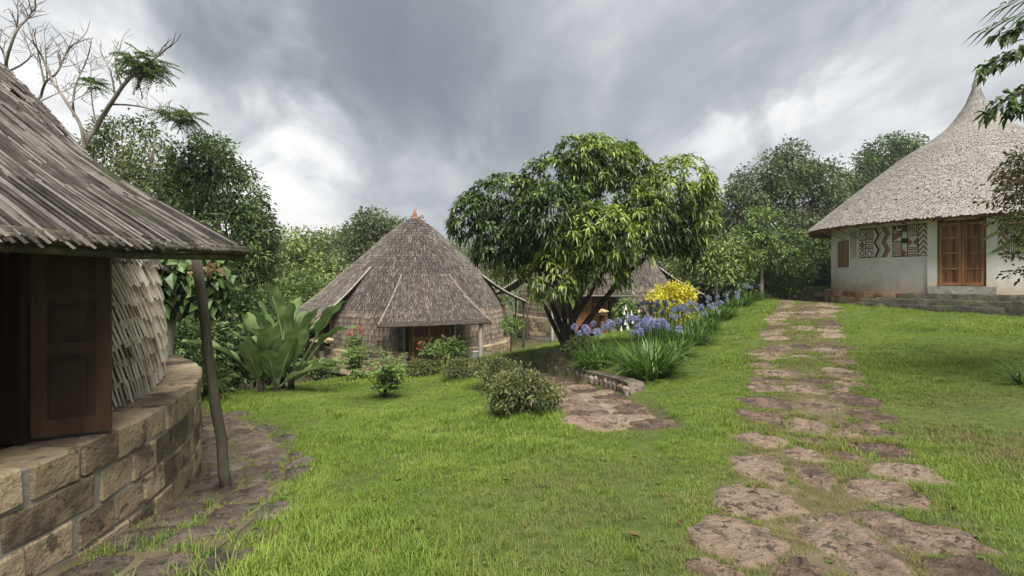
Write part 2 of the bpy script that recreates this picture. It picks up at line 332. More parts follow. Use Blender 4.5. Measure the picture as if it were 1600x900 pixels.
def ground_raw(x, y):
    x = np.asarray(x, float); y = np.asarray(y, float); sh = x.shape; xr = x.ravel(); yr = y.ravel(); out = np.empty(len(xr))
    for i in range(0, len(xr), 20000):
        a = xr[i:i + 20000]; b = yr[i:i + 20000]
        K = tps_k((a[:, None] - cx[None, :, 0]) ** 2 + (b[:, None] - cx[None, :, 1]) ** 2)
        out[i:i + 20000] = K @ _W[:_n] + _W[_n] + _W[_n + 1] * a + _W[_n + 2] * b
    z = out.reshape(sh)
    dist = np.hypot(x, y - 8); wf = smooth(24, 48, dist)
    zf = -5.5 + 6.3 * smooth(-6, 22, x) - 2 * smooth(40, 120, dist)
    far = smooth(130, 560, dist) * (34 + 10 * fbm(x, y, .006, 3) + 14 * smooth(-200, -500, x)) * smooth(-100, 60, y)
    return z * (1 - wf) + (zf + far) * wf
def ground(x, y):
    x = np.asarray(x, float); y = np.asarray(y, float)
    z = ground_raw(x, y) + .012 * fbm(x, y, 2.1)
    d, t, sd = poly_dist(x, y, STAIR); zs = np.interp(t, np.arange(4), STAIR_Z) - .03
    right = sd < 0
    wgt = np.where(right, 1 - smooth(.58, .70, d), 1 - smooth(.60, 1.5, d)) * (1 - smooth(13.2, 14.5, y))
    return z * (1 - wgt) + zs * wgt
def gz(x, y): return float(ground(np.array([x]), np.array([y]))[0])
def gp(u, v, dmin=1.2, dmax=70):
    ds = np.arange(dmin, dmax, .02); q = np.stack([(u - 800) / F * ds, ds, EYE - (v - HORV) / F * ds], 1)
    below = q[:, 2] < ground(q[:, 0], q[:, 1]); i = int(np.argmax(below)) if below.any() else len(ds) - 1
    return q[i]
def atd(u, d): x = (u - 800) / F * d; return np.array([x, d, gz(x, d)])

PATH = np.array([[1.75, 1.2], [1.93, 2.75], [2.6, 4.0], [3.28, 5.2], [5.22, 8.7], [7.3, 12.3], [9.3, 15.5], [13.0, 21.5], [15.5, 27]])
C1, ZT1 = np.array([-6.98, 2.75]), .64
C2, ZT2 = np.array([-4.4, 22.0]), -1.15
C3, ZT3 = np.array([4.45, 26.0]), -.35
C4 = np.array([17.26, 18.1])
def soilmask(x, y):
    d, _, _ = poly_dist(x, y, PATH); s = .60 * (1 - smooth(.6, 1.0, d))
    r1 = np.hypot(x - C1[0], y - C1[1]); s = np.maximum(s, 1 - smooth(5.15, 5.55, r1 + .15 * fbm(x, y, 2.3)))
    ds, _, _ = poly_dist(x, y, STAIR); s = np.maximum(s, (1 - smooth(.55, .75, ds)) * smooth(5.5, 5.8, y))
    for C in (C2, C3): s = np.maximum(s, 1 - smooth(5.2, 6.2, np.hypot(x - C[0], y - C[1])))
    s = np.maximum(s, 1 - smooth(.8, 1.6, np.hypot(x - 1.3, y - 11.4)))
    s = np.maximum(s, .9 * smooth(25, 30, y) * (1 - smooth(80, 140, y))); s = np.maximum(s, smooth(-5.2, -6.4, x + .25 * (y - 8)) * smooth(6, 8, y))
    return s

# ------------------------------------------------------------------ ground sheet
def axis(lo, hi, step, far):
    a = np.arange(lo, hi + 1e-6, step); g = [step * 1.2]
    while sum(g) < far: g.append(g[-1] * 1.16)
    c = np.cumsum(g); return np.concatenate([lo - c[::-1], a, hi + c])
gx = axis(-11, 15, .16, 1500); gy = axis(-3, 24, .16, 1500)
GX, GY = np.meshgrid(gx, gy); GZ = ground(GX, GY)
nx, ny = len(gx), len(gy); ii = np.arange(ny - 1)[:, None] * nx + np.arange(nx - 1)[None]
gm = MB().add(np.stack([GX, GY, GZ], -1).reshape(-1, 3), np.stack([ii, ii + 1, ii + nx + 1, ii + nx], -1).reshape(-1, 4))
mt = bpy.data.materials.new('lawn_soil'); mt.use_nodes = True; t = NT(mt.node_tree)
geo = t.n('ShaderNodeNewGeometry'); pos = geo.outputs['Position']; sa = t.n('ShaderNodeAttribute', attribute_name='soil')
lawn = t.ramp(t.noise(pos, 1.1, 8, .7), [(.25, (.048, .062, .016)), (.5, (.080, .112, .026)), (.75, (.115, .150, .040))])
soil = t.ramp(t.noise(pos, 3.0, 8, .7), [(.25, (.045, .034, .024)), (.5, (.095, .075, .045)), (.75, (.15, .12, .08))])
soil = t.mix(t.m('MULTIPLY', t.sm(t.noise(pos, 2.2, 5), .5, .62), .6), soil, (.07, .10, .025))
sp = t.n('ShaderNodeSeparateXYZ'); t.l(pos, sp.inputs[0])
forest = t.ramp(t.noise(pos, .05, 8, .7), [(.3, (.035, .055, .022)), (.7, (.075, .10, .042))])
lawn = t.mix(t.sm(sp.outputs[1], 45, 90), lawn, forest)
cc = t.mix(t.m('MULTIPLY', sa.outputs['Fac'], t.sm(t.noise(pos, 4, 4), .25, .5)), lawn, soil)
bs = t.n('ShaderNodeBsdfPrincipled'); t.l(cc, bs.inputs['Base Color']); bs.inputs['Roughness'].default_value = .95; bs.inputs['Specular IOR Level'].default_value = .15
bm_ = t.n('ShaderNodeBump'); bm_.inputs['Strength'].default_value = .8; bm_.inputs['Distance'].default_value = .04
t.l(t.noise(pos, 18, 8, .7), bm_.inputs['Height']); t.l(bm_.outputs[0], bs.inputs['Normal'])
om = t.n('ShaderNodeOutputMaterial'); t.l(bs.outputs[0], om.inputs[0])
gob = gm.build('ground', mt, smooth_=True); tag(gob, 'sloping green lawn running down from the path to the huts', 'ground', kind='structure')
sat = gob.data.attributes.new('soil', 'FLOAT', 'POINT'); sat.data.foreach_set('value', soilmask(GX, GY).astype(np.float32).ravel())

# ------------------------------------------------------------------ stones
STONES = []           # x, y, radius: grass keeps off
def stone_mesh(name, outline, thick, mat, seed, rough=.012):
    r = np.random.default_rng(seed); o = np.asarray(outline, float); k = len(o); c = o.mean(0)
    rings = [(1.0, -thick), (1.0, -.018), (.96, .0), (.78, .008), (.52, .010), (.26, .008)]
    V = []
    for f, z in rings:
        ring = c + (o - c) * f; zz_ = z + (r.uniform(-rough, rough, k) if z >= 0 else 0)
        V.append(np.concatenate([ring, np.broadcast_to(zz_, (k,))[:, None]], 1))
    V = np.concatenate(V + [np.array([[c[0], c[1], .008]])]); j = np.arange(k); j2 = (j + 1) % k; Q = []
    for i in range(len(rings) - 1): Q.append(np.stack([i * k + j, i * k + j2, (i + 1) * k + j2, (i + 1) * k + j], 1))
    T = np.stack([(len(rings) - 1) * k + j, (len(rings) - 1) * k + j2, np.full(k, len(rings) * k)], 1)
    return MB().add(V, np.concatenate(Q), T, var=r.uniform(.3, .7)).mesh(name, mat, True)
def blob_outline(rx, ry, k, seed, jag=.16, sq=2.6):
    r = np.random.default_rng(seed); th = (np.arange(k) + r.uniform(-.25, .25, k)) / k * 2 * PI
    rad = (np.abs(np.cos(th)) ** sq + np.abs(np.sin(th)) ** sq) ** (-1 / sq) * (1 + r.uniform(-jag, jag * .6, k))
    return np.stack([rx * rad * np.cos(th), ry * rad * np.sin(th)], 1)
POLYS = []
def cut_cells(seeds, gap=.035, n=12, jag=.05, seed=0):
    """seeds: x, y, rx, ry, rot. Each stone is a squarish outline cut back where it meets its neighbours."""
    S = np.array(seeds, float); out = []; rr_ = np.random.default_rng(seed)
    for i, (x, y, rx, ry, ro_) in enumerate(S):
        th = (np.arange(n) + rr_.uniform(-.3, .3, n)) / n * 2 * PI; rd = (np.abs(np.cos(th)) ** 3 + np.abs(np.sin(th)) ** 3) ** (-1 / 3) * (1 + rr_.uniform(-.2, .1, n))
        q = np.stack([rx * rd * np.cos(th), ry * rd * np.sin(th)], 1); c, s_ = math.cos(ro_), math.sin(ro_); q = q @ np.array([[c, s_], [-s_, c]]) + (x, y)
        cuts = [(rr_.uniform(0, 2 * PI), rr_.uniform(.68, .9)) for _ in range(4)]
        for (ca, cf) in cuts:
            d = np.array([math.cos(ca), math.sin(ca)]); pr = (q - (x, y)) @ d; mx_ = pr.max(); pr = pr - mx_ * cf; res = []
            for k in range(len(q)):
                a_, b_ = pr[k], pr[(k + 1) % len(q)]; p0, p1 = q[k], q[(k + 1) % len(q)]
                if a_ <= 0: res.append(p0)
                if (a_ <= 0) != (b_ <= 0): res.append(p0 + (p1 - p0) * (a_ / (a_ - b_)))
            q = np.array(res)
        near = np.argsort((S[:, 0] - x) ** 2 + (S[:, 1] - y) ** 2)[1:9]
        for j in near:
            d = S[j, :2] - (x, y); L = np.linalg.norm(d); d = d / L; f = math.sqrt(rx * ry) / (math.sqrt(rx * ry) + math.sqrt(S[j, 2] * S[j, 3])); off = L * f - gap * rr_.uniform(.5, 1.4) / 2
            pr = (q - (x, y)) @ d - off; res = []
            for k in range(len(q)):
                a_, b_ = pr[k], pr[(k + 1) % len(q)]; p0, p1 = q[k], q[(k + 1) % len(q)]
                if a_ <= 0: res.append(p0)
                if (a_ <= 0) != (b_ <= 0): res.append(p0 + (p1 - p0) * (a_ / (a_ - b_)))
            q = np.array(res)
            if len(q) < 3: break
        if len(q) < 3: out.append(None); continue
        per = np.linalg.norm(np.roll(q, -1, 0) - q, axis=1); t_ = np.concatenate([[0], np.cumsum(per)]); m = 22; u_ = np.linspace(0, t_[-1], m, endpoint=False); qq = np.vstack([q, q[:1]])
        q = np.stack([np.interp(u_, t_, qq[:, 0]), np.interp(u_, t_, qq[:, 1])], 1); c0 = q.mean(0); q = c0 + (q - c0) * (1 + rr_.uniform(-jag, jag * .6, (m, 1))); out.append(q)
    return out
def lay_xy(name, parent, q, mat, seed, lift=.012, thick=.07, rough=.010, tilt=.02):
    c = q.mean(0); me = stone_mesh(name, q - c, thick, mat, seed, rough)
    e = .25; sx = (gz(c[0] + e, c[1]) - gz(c[0] - e, c[1])) / (2 * e); sy = (gz(c[0], c[1] + e) - gz(c[0], c[1] - e)) / (2 * e)
    o = put(name, me, parent, (c[0], c[1], gz(*c) + lift)); o.rotation_euler = Vector((0, 0, 1)).rotation_difference(Vector((-sx + random.uniform(-tilt, tilt), -sy + random.uniform(-tilt, tilt), 1)).normalized()).to_euler()
    POLYS.append(q); return o

# stone path
def ribbon(name, line, hw, lift, mat, n=120):
    pts = curve(np.c_[line, np.zeros(len(line))], n)[:, :2]; tg = nrm(np.gradient(pts, axis=0)); nn = np.stack([tg[:, 1], -tg[:, 0]], 1)
    cols = np.linspace(-1, 1, 7); V = []
    for c in cols:
        q = pts + nn * (hw * c * (1 + .12 * fbm(pts[:, :1] * 1, pts[:, 1:] * 1, 3.1, c)))
        V.append(np.c_[q, ground(q[:, 0], q[:, 1]) + lift - .012 * abs(c)])
    V = np.stack(V, 1).reshape(-1, 3); i = np.arange(n - 1)[:, None] * 7 + np.arange(6)[None]
    return MB().add(V, np.stack([i, i + 7, i + 8, i + 1], -1).reshape(-1, 4)).build(name, mat, smooth_=True)
M['path_soil'] = pmat('trodden_path_soil', (.06, .048, .028), (.115, .092, .054), (.17, .14, .085), 3, .8, 0, bump=.8, bscale=20)
M['stair_mortar'] = pmat('dirty_mortar', (.11, .085, .06), (.20, .16, .12), (.28, .235, .18), 5, .7, 0, bump=.6)
path = ribbon('path', PATH[:8], .72, .008, M['path_soil']); tag(path, 'worn footpath of reddish stones leading up to the whitewashed hut', 'path', kind='structure')
px_stones = [  # u, v centre, half width, half height in photo pixels for the nearest stones
    (1170, 860, 62, 42), (1192, 790, 52, 27), (1318, 845, 68, 48), (1440, 850, 85, 42), (1198, 735, 38, 22), (1265, 745, 28, 24), (1372, 770, 62, 20), (1490, 885, 60, 22),
    (1395, 738, 55, 14), (1188, 690, 34, 12), (1262, 712, 27, 12), (1375, 705, 42, 13), (1196, 655, 28, 10), (1262, 668, 34, 11), (1320, 680, 20, 8), (1362, 675, 36, 10),
    (1208, 632, 36, 8), (1282, 636, 30, 8), (1360, 650, 28, 10), (1240, 890, 40, 14), (1330, 720, 24, 9), (1195, 607, 24, 6), (1255, 610, 26, 6), (1338, 627, 28, 8), (1120, 893, 34, 12)]
seeds = []
for i, (u, v, a, b) in enumerate(px_stones):
    c = gp(u, v); l = gp(u - a, v); r_ = gp(u, v - b); f_ = gp(u, v + b); seeds.append((c[0], c[1], abs(c[0] - l[0]) * 1.42, abs(r_[1] - f_[1]) * .78, -math.atan2(c[0], c[1]) * .35 + random.uniform(-.15, .15)))
pc = curve(np.c_[PATH, np.zeros(len(PATH))], 900)[:, :2]; arc = np.concatenate([[0], np.cumsum(np.linalg.norm(np.diff(pc, axis=0), axis=1))])
s = arc[np.argmin(np.abs(pc[:, 1] - 7.7))]
while s < arc[-1] - 5:
    for c, hw in ((-.56, .37), (.02, .33), (.58, .37)):
        if random.random() < (.35 if abs(c) < .1 else .05): continue
        k = int(np.searchsorted(arc, s + random.uniform(-.14, .14))); k = min(k, len(pc) - 2); tg = nrm(pc[k + 1] - pc[k]); q = pc[k] + np.array([tg[1], -tg[0]]) * (c + random.uniform(-.1, .1))
        seeds.append((q[0], q[1], hw * random.uniform(.7, 1.25), .27 * random.uniform(.7, 1.3), math.atan2(-tg[0], tg[1]) + random.uniform(-.25, .25)))
    s += .42 + .14 * random.random()
for _ in range(400):
    q = np.array([random.uniform(.8, 5.2), random.uniform(2.4, 7.8)]); dd_ = float(poly_dist(q[:1], q[1:], PATH)[0][0]); S_ = np.array(seeds)
    if dd_ < .85 and (np.hypot(S_[:, 0] - q[0], S_[:, 1] - q[1]) - np.sqrt(S_[:, 2] * S_[:, 3])).min() > .13: seeds.append((q[0], q[1], random.uniform(.13, .22), random.uniform(.10, .17), random.uniform(-.4, .4)))
for i, q in enumerate(cut_cells(seeds, .034, jag=.12, seed=5)):
    if q is not None: lay_xy('paving_stone', path, q, M['paving'], 100 + i, lift=.010, rough=.016)
# apron of flagstones round the near hut
def arcring(name, C, r0, r1, a0, a1, lift, mat, nr=6, na=70):
    th = np.linspace(a0, a1, na); rr = np.linspace(r0, r1, nr); RR, TT = np.meshgrid(rr, th); X = C[0] + RR * np.cos(TT); Y = C[1] + RR * np.sin(TT)
    i = np.arange(na - 1)[:, None] * nr + np.arange(nr - 1)[None]
    return MB().add(np.stack([X, Y, ground(X, Y) + lift], -1).reshape(-1, 3), np.stack([i, i + 1, i + nr + 1, i + nr], -1).reshape(-1, 4)).build(name, mat, smooth_=True)
apron = arcring('apron', C1, 4.38, 5.2, R(-40), R(58), .006, M['path_soil']); tag(apron, 'mossy stone apron round the foot of the stone plinth', 'paving', kind='structure')
seeds = []
for rad, hw, da in ((4.60, .22, .085), (4.96, .22, .080), (5.26, .15, .070)):
    a = -40.0 + random.uniform(0, 4)
    while a < 58:
        rr = rad + random.uniform(-.10, .10); f_ = random.uniform(.75, 1.35)
        if not (rad > 5.2 and random.random() < .5): seeds.append((C1[0] + rr * math.cos(R(a)), C1[1] + rr * math.sin(R(a)), hw * 1.1, rr * da * .6 * f_, R(a) + random.uniform(-.15, .15)))
        a += math.degrees(da) * f_
for i, q in enumerate(cut_cells(seeds, .03, jag=.05, seed=9)):
    if q is not None: lay_xy('flagstone', apron, q, M['flag_dark'], 700 + i, lift=.010, rough=.014, tilt=.035)
# sunken flagstone path with steps
def stair_at(tt):
    xy = np.array([np.interp(tt, range(4), STAIR[:, 0]), np.interp(tt, range(4), STAIR[:, 1])]); return xy, float(np.interp(tt, range(4), STAIR_Z))
stair = ribbon('stair_path', STAIR, .50, .010, M['stair_mortar'], 60); tag(stair, 'sunken flagstone steps going down beside the stone retaining wall', 'steps', kind='structure')
seeds = []; tt_ = .06; random.seed(21)
while tt_ < 2.95:
    xy, _ = stair_at(tt_); xy2, _ = stair_at(tt_ + .02); tg = nrm(xy2 - xy); f_ = random.uniform(.8, 1.25)
    for c in ((-.32, .30) if random.random() < .7 else (-.02,)): seeds.append((*(xy + np.array([tg[1], -tg[0]]) * (c + random.uniform(-.08, .08)) + tg * random.uniform(-.06, .06)),   .40 if c != -.02 else .62, .28 * f_, math.atan2(-tg[0], tg[1]) + random.uniform(-.12, .12)))
    tt_ += .42 * f_ / (2.45 if tt_ < 1 else 3.0 if tt_ < 2 else 2.2)
for i, q in enumerate(cut_cells(seeds, .045, jag=.05, seed=31)):
    if q is not None: lay_xy('flagstone', stair, q, M['paving'], 900 + i, lift=.020, rough=.010)
random.seed(77)
# retaining wall with visible face stones
wa = [(1.86, 7.6), (1.77, 8.0), (1.52, 9.1), (1.18, 10.65), (.82, 12.3), (.62, 13.2)]
wl = curve(np.c_[np.array(wa), np.zeros(6)], 60)[:, :2]; tg = nrm(np.gradient(wl, axis=0)); nn = np.stack([-tg[:, 1], tg[:, 0]], 1)
wt = .16 * smooth(0, 6, np.arange(60)) + .04; zb = np.array([np.interp(poly_dist(np.array([p[0]]), np.array([p[1]]), STAIR)[1][0], range(4), STAIR_Z) for p in wl])
ztop = zb + .06 + .16 * smooth(0, 7, np.arange(60)) + .03 * smooth(20, 50, np.arange(60))
ret = thing('retaining_wall', 'low rubble retaining wall beside the sunken steps under the mango tree', 'wall', (wl[30][0], wl[30][1], zb[30]))
mb = MB(); prof = [(-.0, -.25, 0), (0, 0, 1), (.27, .0, 1), (.27, -.25, 0)]; V = []
for (o_, dz, tp) in prof: V.append(np.c_[wl - nn * o_, (ztop if tp else zb) + (dz if not tp else 0)])
V = np.stack(V, 1).reshape(-1, 3); i = np.arange(59)[:, None] * 4 + np.arange(3)[None]
mb.add(V, np.stack([i, i + 1, i + 5, i + 4], -1).reshape(-1, 4)); mb.add(V[:4], [[0, 3, 2, 1]]); mb.build('wall_core', M['flag_dark'], ret)
def chamfer_box(sx, sy, sz, c, seed, jit=.0):
    r = np.random.default_rng(seed); V = []
    for x in (-1, 1):
        for y in (-1, 1):
            for z in (-1, 1):
                j = r.uniform(-jit, jit, 3); h = np.array([sx, sy, sz]) / 2
                for ax in range(3):
                    q = np.array([x, y, z]) * (h - c); q[ax] = np.array([x, y, z])[ax] * h[ax]; V.append(q + j)
    V = np.array(V); idx = lambda x, y, z, a: ((x * 2 + y) * 2 + z) * 3 + a
    Q = [];
    for x in (0, 1): f = [idx(x, 0, 0, 0), idx(x, 1, 0, 0), idx(x, 1, 1, 0), idx(x, 0, 1, 0)]; Q.append(f if x else f[::-1])
    for y in (0, 1): f = [idx(0, y, 0, 1), idx(0, y, 1, 1), idx(1, y, 1, 1), idx(1, y, 0, 1)]; Q.append(f if y else f[::-1])
    for z in (0, 1): f = [idx(0, 0, z, 2), idx(1, 0, z, 2), idx(1, 1, z, 2), idx(0, 1, z, 2)]; Q.append(f if z else f[::-1])
    for a in (0, 1):
        for b in (0, 1):
            Q += [[idx(0, a, b, 1), idx(1, a, b, 1), idx(1, a, b, 2), idx(0, a, b, 2)], [idx(a, 0, b, 0), idx(a, 1, b, 0), idx(a, 1, b, 2), idx(a, 0, b, 2)], [idx(a, b, 0, 0), idx(a, b, 1, 0), idx(a, b, 1, 1), idx(a, b, 0, 1)]]
    T = [[idx(x, y, z, 0), idx(x, y, z, 1), idx(x, y, z, 2)] for x in (0, 1) for y in (0, 1) for z in (0, 1)]
    return MB().add(V, Q, T, var=r.uniform(.2, .8))
RB = [chamfer_box(.15 * f, .06, .15 * g, .03, 40 + i, .014).mesh('face_stone', M['wallstone']) for i, (f, g) in enumerate(((1, 1), (.85, .9), (1.15, .85), (.9, 1.05)))]
k = 6
while k < 56:
    p = wl[k]; h = ztop[k] - zb[k]
    o = put('face_stone', RB[random.randrange(4)], ret, (p[0] + nn[k][0] * .01, p[1] + nn[k][1] * .01, zb[k] + h * .5 - .03), (0, random.uniform(-.15, .15), math.atan2(tg[k][1], tg[k][0])), (1, 1, min(1.4, h / .2)))
    k += 2

# ------------------------------------------------------------------ thatched bamboo huts
HP = np.array([(0, 4.06), (.6, 4.05), (1.31, 3.93), (1.9, 3.62), (2.46, 3.22), (2.96, 2.78), (3.6, 2.05), (4.2, 1.35), (4.7, .72), (5.06, .14)])
_hc = curve(np.c_[HP, np.zeros(len(HP))], 200)
HS = 1.0
def hut_r(h): return np.interp(np.asarray(h) / HS, _hc[:, 0], _hc[:, 1])
def on(C, phi, r, z): return np.stack([C[0] + r * np.cos(phi), C[1] + r * np.sin(phi), np.broadcast_to(z, np.shape(phi)) * 1.0], -1)
def surf_frames(f, s, t, ds=.01, dt=.01):
    p = f(s, t); a = nrm(f(s + ds, t) - f(s - ds, t)); d = nrm(f(s, t + dt) - f(s, t - dt)); n = nrm(np.cross(a, d)); return p, d, n
BLK = {}
def block_meshes(key, L, D, H, mat):
    if key not in BLK: BLK[key] = [chamfer_box(L * random.uniform(.93, .985), D, H * .94, .014, 60 + i, .008).mesh('stone_block', mat) for i in range(6)]
    return BLK[key]

def plinth(root, C, zt, zg, Rp, keep, courses, blen, mat, mortar, ledge=None, depth=.42, lab=None):
    pl = MB(); th = np.linspace(0, 2 * PI, 97); mask = keep(th[:-1] + .03)
    lo = on(C, th, Rp - .012, zg - .35); hi = on(C, th, Rp - .012, zt - .03); inn = on(C, th, Rp - .5, zt - .03)
    V = np.concatenate([lo, hi, inn]); i = np.arange(96)[mask]
    pl.add(V, np.concatenate([np.stack([i, i + 1, i + 98, i + 97], 1), np.stack([i + 97, i + 98, i + 195, i + 194], 1)]))
    po = pl.build('plinth', mortar, root)
    z = zt; n = int(round(2 * PI * Rp / blen))
    for c, H in enumerate(courses):
        ms = block_meshes((round(blen, 2), H, mat.name), 2 * PI * Rp / n, depth, H, mat)
        a = c * .5
        for j in range(n):
            ph = (j + a) / n * 2 * PI + random.uniform(-.006, .006)
            if not keep(np.array([ph]))[0]: continue
            rr = Rp - depth / 2 + random.uniform(-.008, .008)
            put('stone_block', ms[random.randrange(6)], po, (C[0] + rr * math.cos(ph), C[1] + rr * math.sin(ph), z - H / 2 + random.uniform(-.003, .003)), (0, 0, ph + PI / 2))
        z -= H
    return po

def thatch_courses(mb, f, slo, shi, ts, spacing, W, L, T, lift, jit_t, keep=None, vlo=.1, vhi=.9, skew=0.0, sj=1.0, aj=.03, kfix=None):
    for t_ in ts:
        a, b = slo(t_), shi(t_); wd = np.linalg.norm(np.diff(f(np.linspace(a, b, 40), np.full(40, t_)), axis=0), axis=1).sum()
        k = kfix or max(4, int(wd / spacing)); s_ = np.linspace(a, b, k, endpoint=False) + (b - a) / k * (.5 + sj * rng.uniform(-.5, .5, k))
        tt = t_ + rng.uniform(-jit_t, jit_t, k)
        if keep is not None: m = keep(s_, tt); s_ = s_[m]; tt = tt[m]; k = len(s_)
        if k == 0: continue
        p, d, n = surf_frames(f, s_, tt); side = np.cross(d, n); d = nrm(d + side * (skew + rng.normal(0, aj, k))[:, None])
        v = np.clip(rng.beta(2.2, 2.6, k), 0, 1) * (vhi - vlo) + vlo
        v = np.where(rng.random(k) < .03, 1.1, v * .92)
        strips(mb, p, d, n, L * rng.uniform(.75, 1.15, k), W * rng.uniform(.7, 1.25, k), T, v, .004, lift * rng.uniform(.6, 1.3, k))

class Canopy:
    def __init__(s, C, zt, ang, er, eh, w, htop=2.5, atop=R(19)):
        s.C = C; s.zt = zt; s.a = ang; s.er = er; s.eh = eh; s.w = w; s.htop = htop; s.at = atop
        s.n = np.array([math.cos(ang), math.sin(ang)]); s.tn = np.array([-s.n[1], s.n[0]])
    def f(s, u, t):      # u -1..1 across, t 0..1 downwards
        u = np.asarray(u, float); t = np.asarray(t, float)
        top = on(s.C, s.a + u * s.at, hut_r(s.htop) + .05, s.zt + s.htop)
        bx = s.C[0] + s.n[0] * s.er + s.tn[0] * u * s.w; by = s.C[1] + s.n[1] * s.er + s.tn[1] * u * s.w
        bot = np.stack([bx, by, np.full_like(bx, s.zt + s.eh)], -1); tt = t[..., None]
        p = top * (1 - tt) + bot * tt; p[..., 2] -= .10 * np.sin(PI * np.clip(t, 0, 1)); 
        return p

def bamboo_hut(C, zt, zg, label, cans, near, doors, windows, group):
    root = thing('thatched_hut', label, 'hut', (C[0], C[1], zg), group)
    wrap = lambda a: (a + PI) % (2 * PI) - PI
    def opening(ph, h, pad=0.0):
        m = np.zeros(np.shape(ph), bool)
        for (a, ha, h0, h1) in doors + windows: m |= (np.abs(wrap(ph - a)) < ha + pad) & (h < h1 + pad * 4) & (h > h0 - pad * 4)
        return m
    keepp = lambda ph: np.array([not any(abs(wrap(x - a)) < ha + .03 for (a, ha, _, _) in doors) for x in np.atleast_1d(ph)])
    plinth(root, C, zt, zg, 4.4, keepp, (.215, .215, .215, .215, .215) if near else (.22, .22, .22, .22), .30 if near else .36, M['plinth'], M['mortar'])
    # wall and roof shell
    ths = np.unique(np.concatenate([np.linspace(-PI, PI, 121)] + [[wrap(a - ha), wrap(a + ha)] for (a, ha, _, _) in doors + windows]))
    hs = np.unique(np.concatenate([np.linspace(0, (5.06 * HS), 26)] + [[h1] for (_, _, _, h1) in doors + windows])); hs = hs[hs >= 0]
    TH, HH = np.meshgrid(ths, hs); V = on(C, TH, hut_r(HH) - .035, 0); V[..., 2] = zt + HH; nt_ = len(ths)
    i = (np.arange(len(hs) - 1)[:, None] * nt_ + np.arange(nt_ - 1)[None]); cm = (ths[:-1] + ths[1:]) / 2; hm = (hs[:-1] + hs[1:]) / 2
    ok = ~opening(np.broadcast_to(cm[None], i.shape), np.broadcast_to(hm[:, None], i.shape)); i = i[ok]
    MB().add(V.reshape(-1, 3), np.stack([i, i + 1, i + nt_ + 1, i + nt_], -1)).build('shell', M['thatch_under'], root, True)
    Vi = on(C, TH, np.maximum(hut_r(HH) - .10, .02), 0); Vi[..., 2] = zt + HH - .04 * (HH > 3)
    MB().add(Vi.reshape(-1, 3), np.stack([i, i + 1, i + nt_ + 1, i + nt_], -1)).build('shade_lining', M['dark'], root, True)  # added inner shell, coloured near black so the room looks deeply shaded
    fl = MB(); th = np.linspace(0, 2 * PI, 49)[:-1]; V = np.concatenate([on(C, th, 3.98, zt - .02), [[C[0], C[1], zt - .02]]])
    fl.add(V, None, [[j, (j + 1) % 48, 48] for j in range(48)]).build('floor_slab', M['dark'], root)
    # woven wall sticks
    f_dome = lambda s_, h_: on(C, s_, hut_r(h_), 0) * np.array([1, 1, 0]) + np.stack([0 * s_, 0 * s_, zt + h_], -1)
    f_down = lambda s_, t_: f_dome(-s_, (5.06 * HS) - t_)        # t grows downwards, outward normals
    covered = lambda s_, h_: opening(-s_, h_, .03)
    wmb = MB(); rows = np.arange(.14, 1.45, .155) if near else np.arange(.2, 1.5, .2)
    for r_i, h_ in enumerate(rows):
        k = int(2 * PI * 4 / (.060 if near else .03)); s_ = np.linspace(-PI, PI, k) + rng.uniform(-.001, .001, k); hh = h_ + .012 * np.sin(s_ * 23 + r_i) + rng.uniform(-.004, .004, k) + .045
        m = ~covered(s_, hh - .08); s_ = s_[m]; hh = hh[m]; k = len(s_)
        p, d, n = surf_frames(f_down, s_, (5.06 * HS) - hh); side = np.cross(d, n); d = nrm(d + side * ((-.24 if near else .15) + rng.normal(0, .022, k))[:, None])
        strips(wmb, p, d, n, (.195 if near else .27) * rng.uniform(.85, 1.15, k), (.024 if near else .025) * rng.uniform(.7, 1.3, k), .012 if near else .012, np.clip(rng.normal(.58, .17, k), 0, 1), .004, .032 if near else .022)
    tag(wmb.build('woven_wall', M['stick'] if near else M['stick_grey'], root), 'pale woven bamboo sticks in slanting rows' if near else None, kind='stuff')
    # roof thatch
    tmb = MB(); ts = (5.06 * HS) - np.arange(1.42, 5.0 * HS, .17 if near else .125)[::-1]
    thatch_courses(tmb, f_down, lambda t_: -PI, lambda t_: PI, ts, .036 if near else .022, .028 if near else .018, .34 if near else .20, .008, .03 if near else .017, .03 if near else .010, keep=lambda s_, t_: ~covered(s_, (5.06 * HS) - t_))
    tag(tmb.build('roof_thatch', M['thatch'], root), kind='stuff')
    # finial
    fn = MB(); prof = [(.16, -.16), (.15, -.10), (.10, .0), (.07, .08), (.085, .11), (.05, .16), (.06, .2), (.03, .25), (.012, .33)]
    tube(fn, [(C[0], C[1], zt + (5.06 * HS) + b * 1.25) for a, b in prof], [a * 1.35 for a, b in prof], 12); fn.build('finial', M['terracotta'], root, True)
    # canopies
    for ci, cn in enumerate(cans):
        uu, tt = np.meshgrid(np.linspace(-1, 1, 21), np.linspace(0, 1, 13)); Pn = cn.f(uu, tt); pp, dd, nn_ = surf_frames(cn.f, uu, tt); 
        if nn_[6, 10, 2] < 0: nn_ = -nn_
        top = Pn + nn_ * .0; bot = Pn - nn_ * .06; V = np.concatenate([top.reshape(-1, 3), bot.reshape(-1, 3)]); i = (np.arange(12)[:, None] * 21 + np.arange(20)[None]).ravel(); o_ = 273
        Q = [np.stack([i, i + 1, i + 22, i + 21], 1), np.stack([i + o_, i + o_ + 21, i + o_ + 22, i + o_ + 1], 1)]
        e = np.arange(12) * 21; Q.append(np.stack([e, e + 21, e + 21 + o_, e + o_], 1)); e = e + 20; Q.append(np.stack([e + o_, e + 21 + o_, e + 21, e], 1)); e = 252 + np.arange(20); Q.append(np.stack([e, e + 1, e + 1 + o_, e + o_], 1))
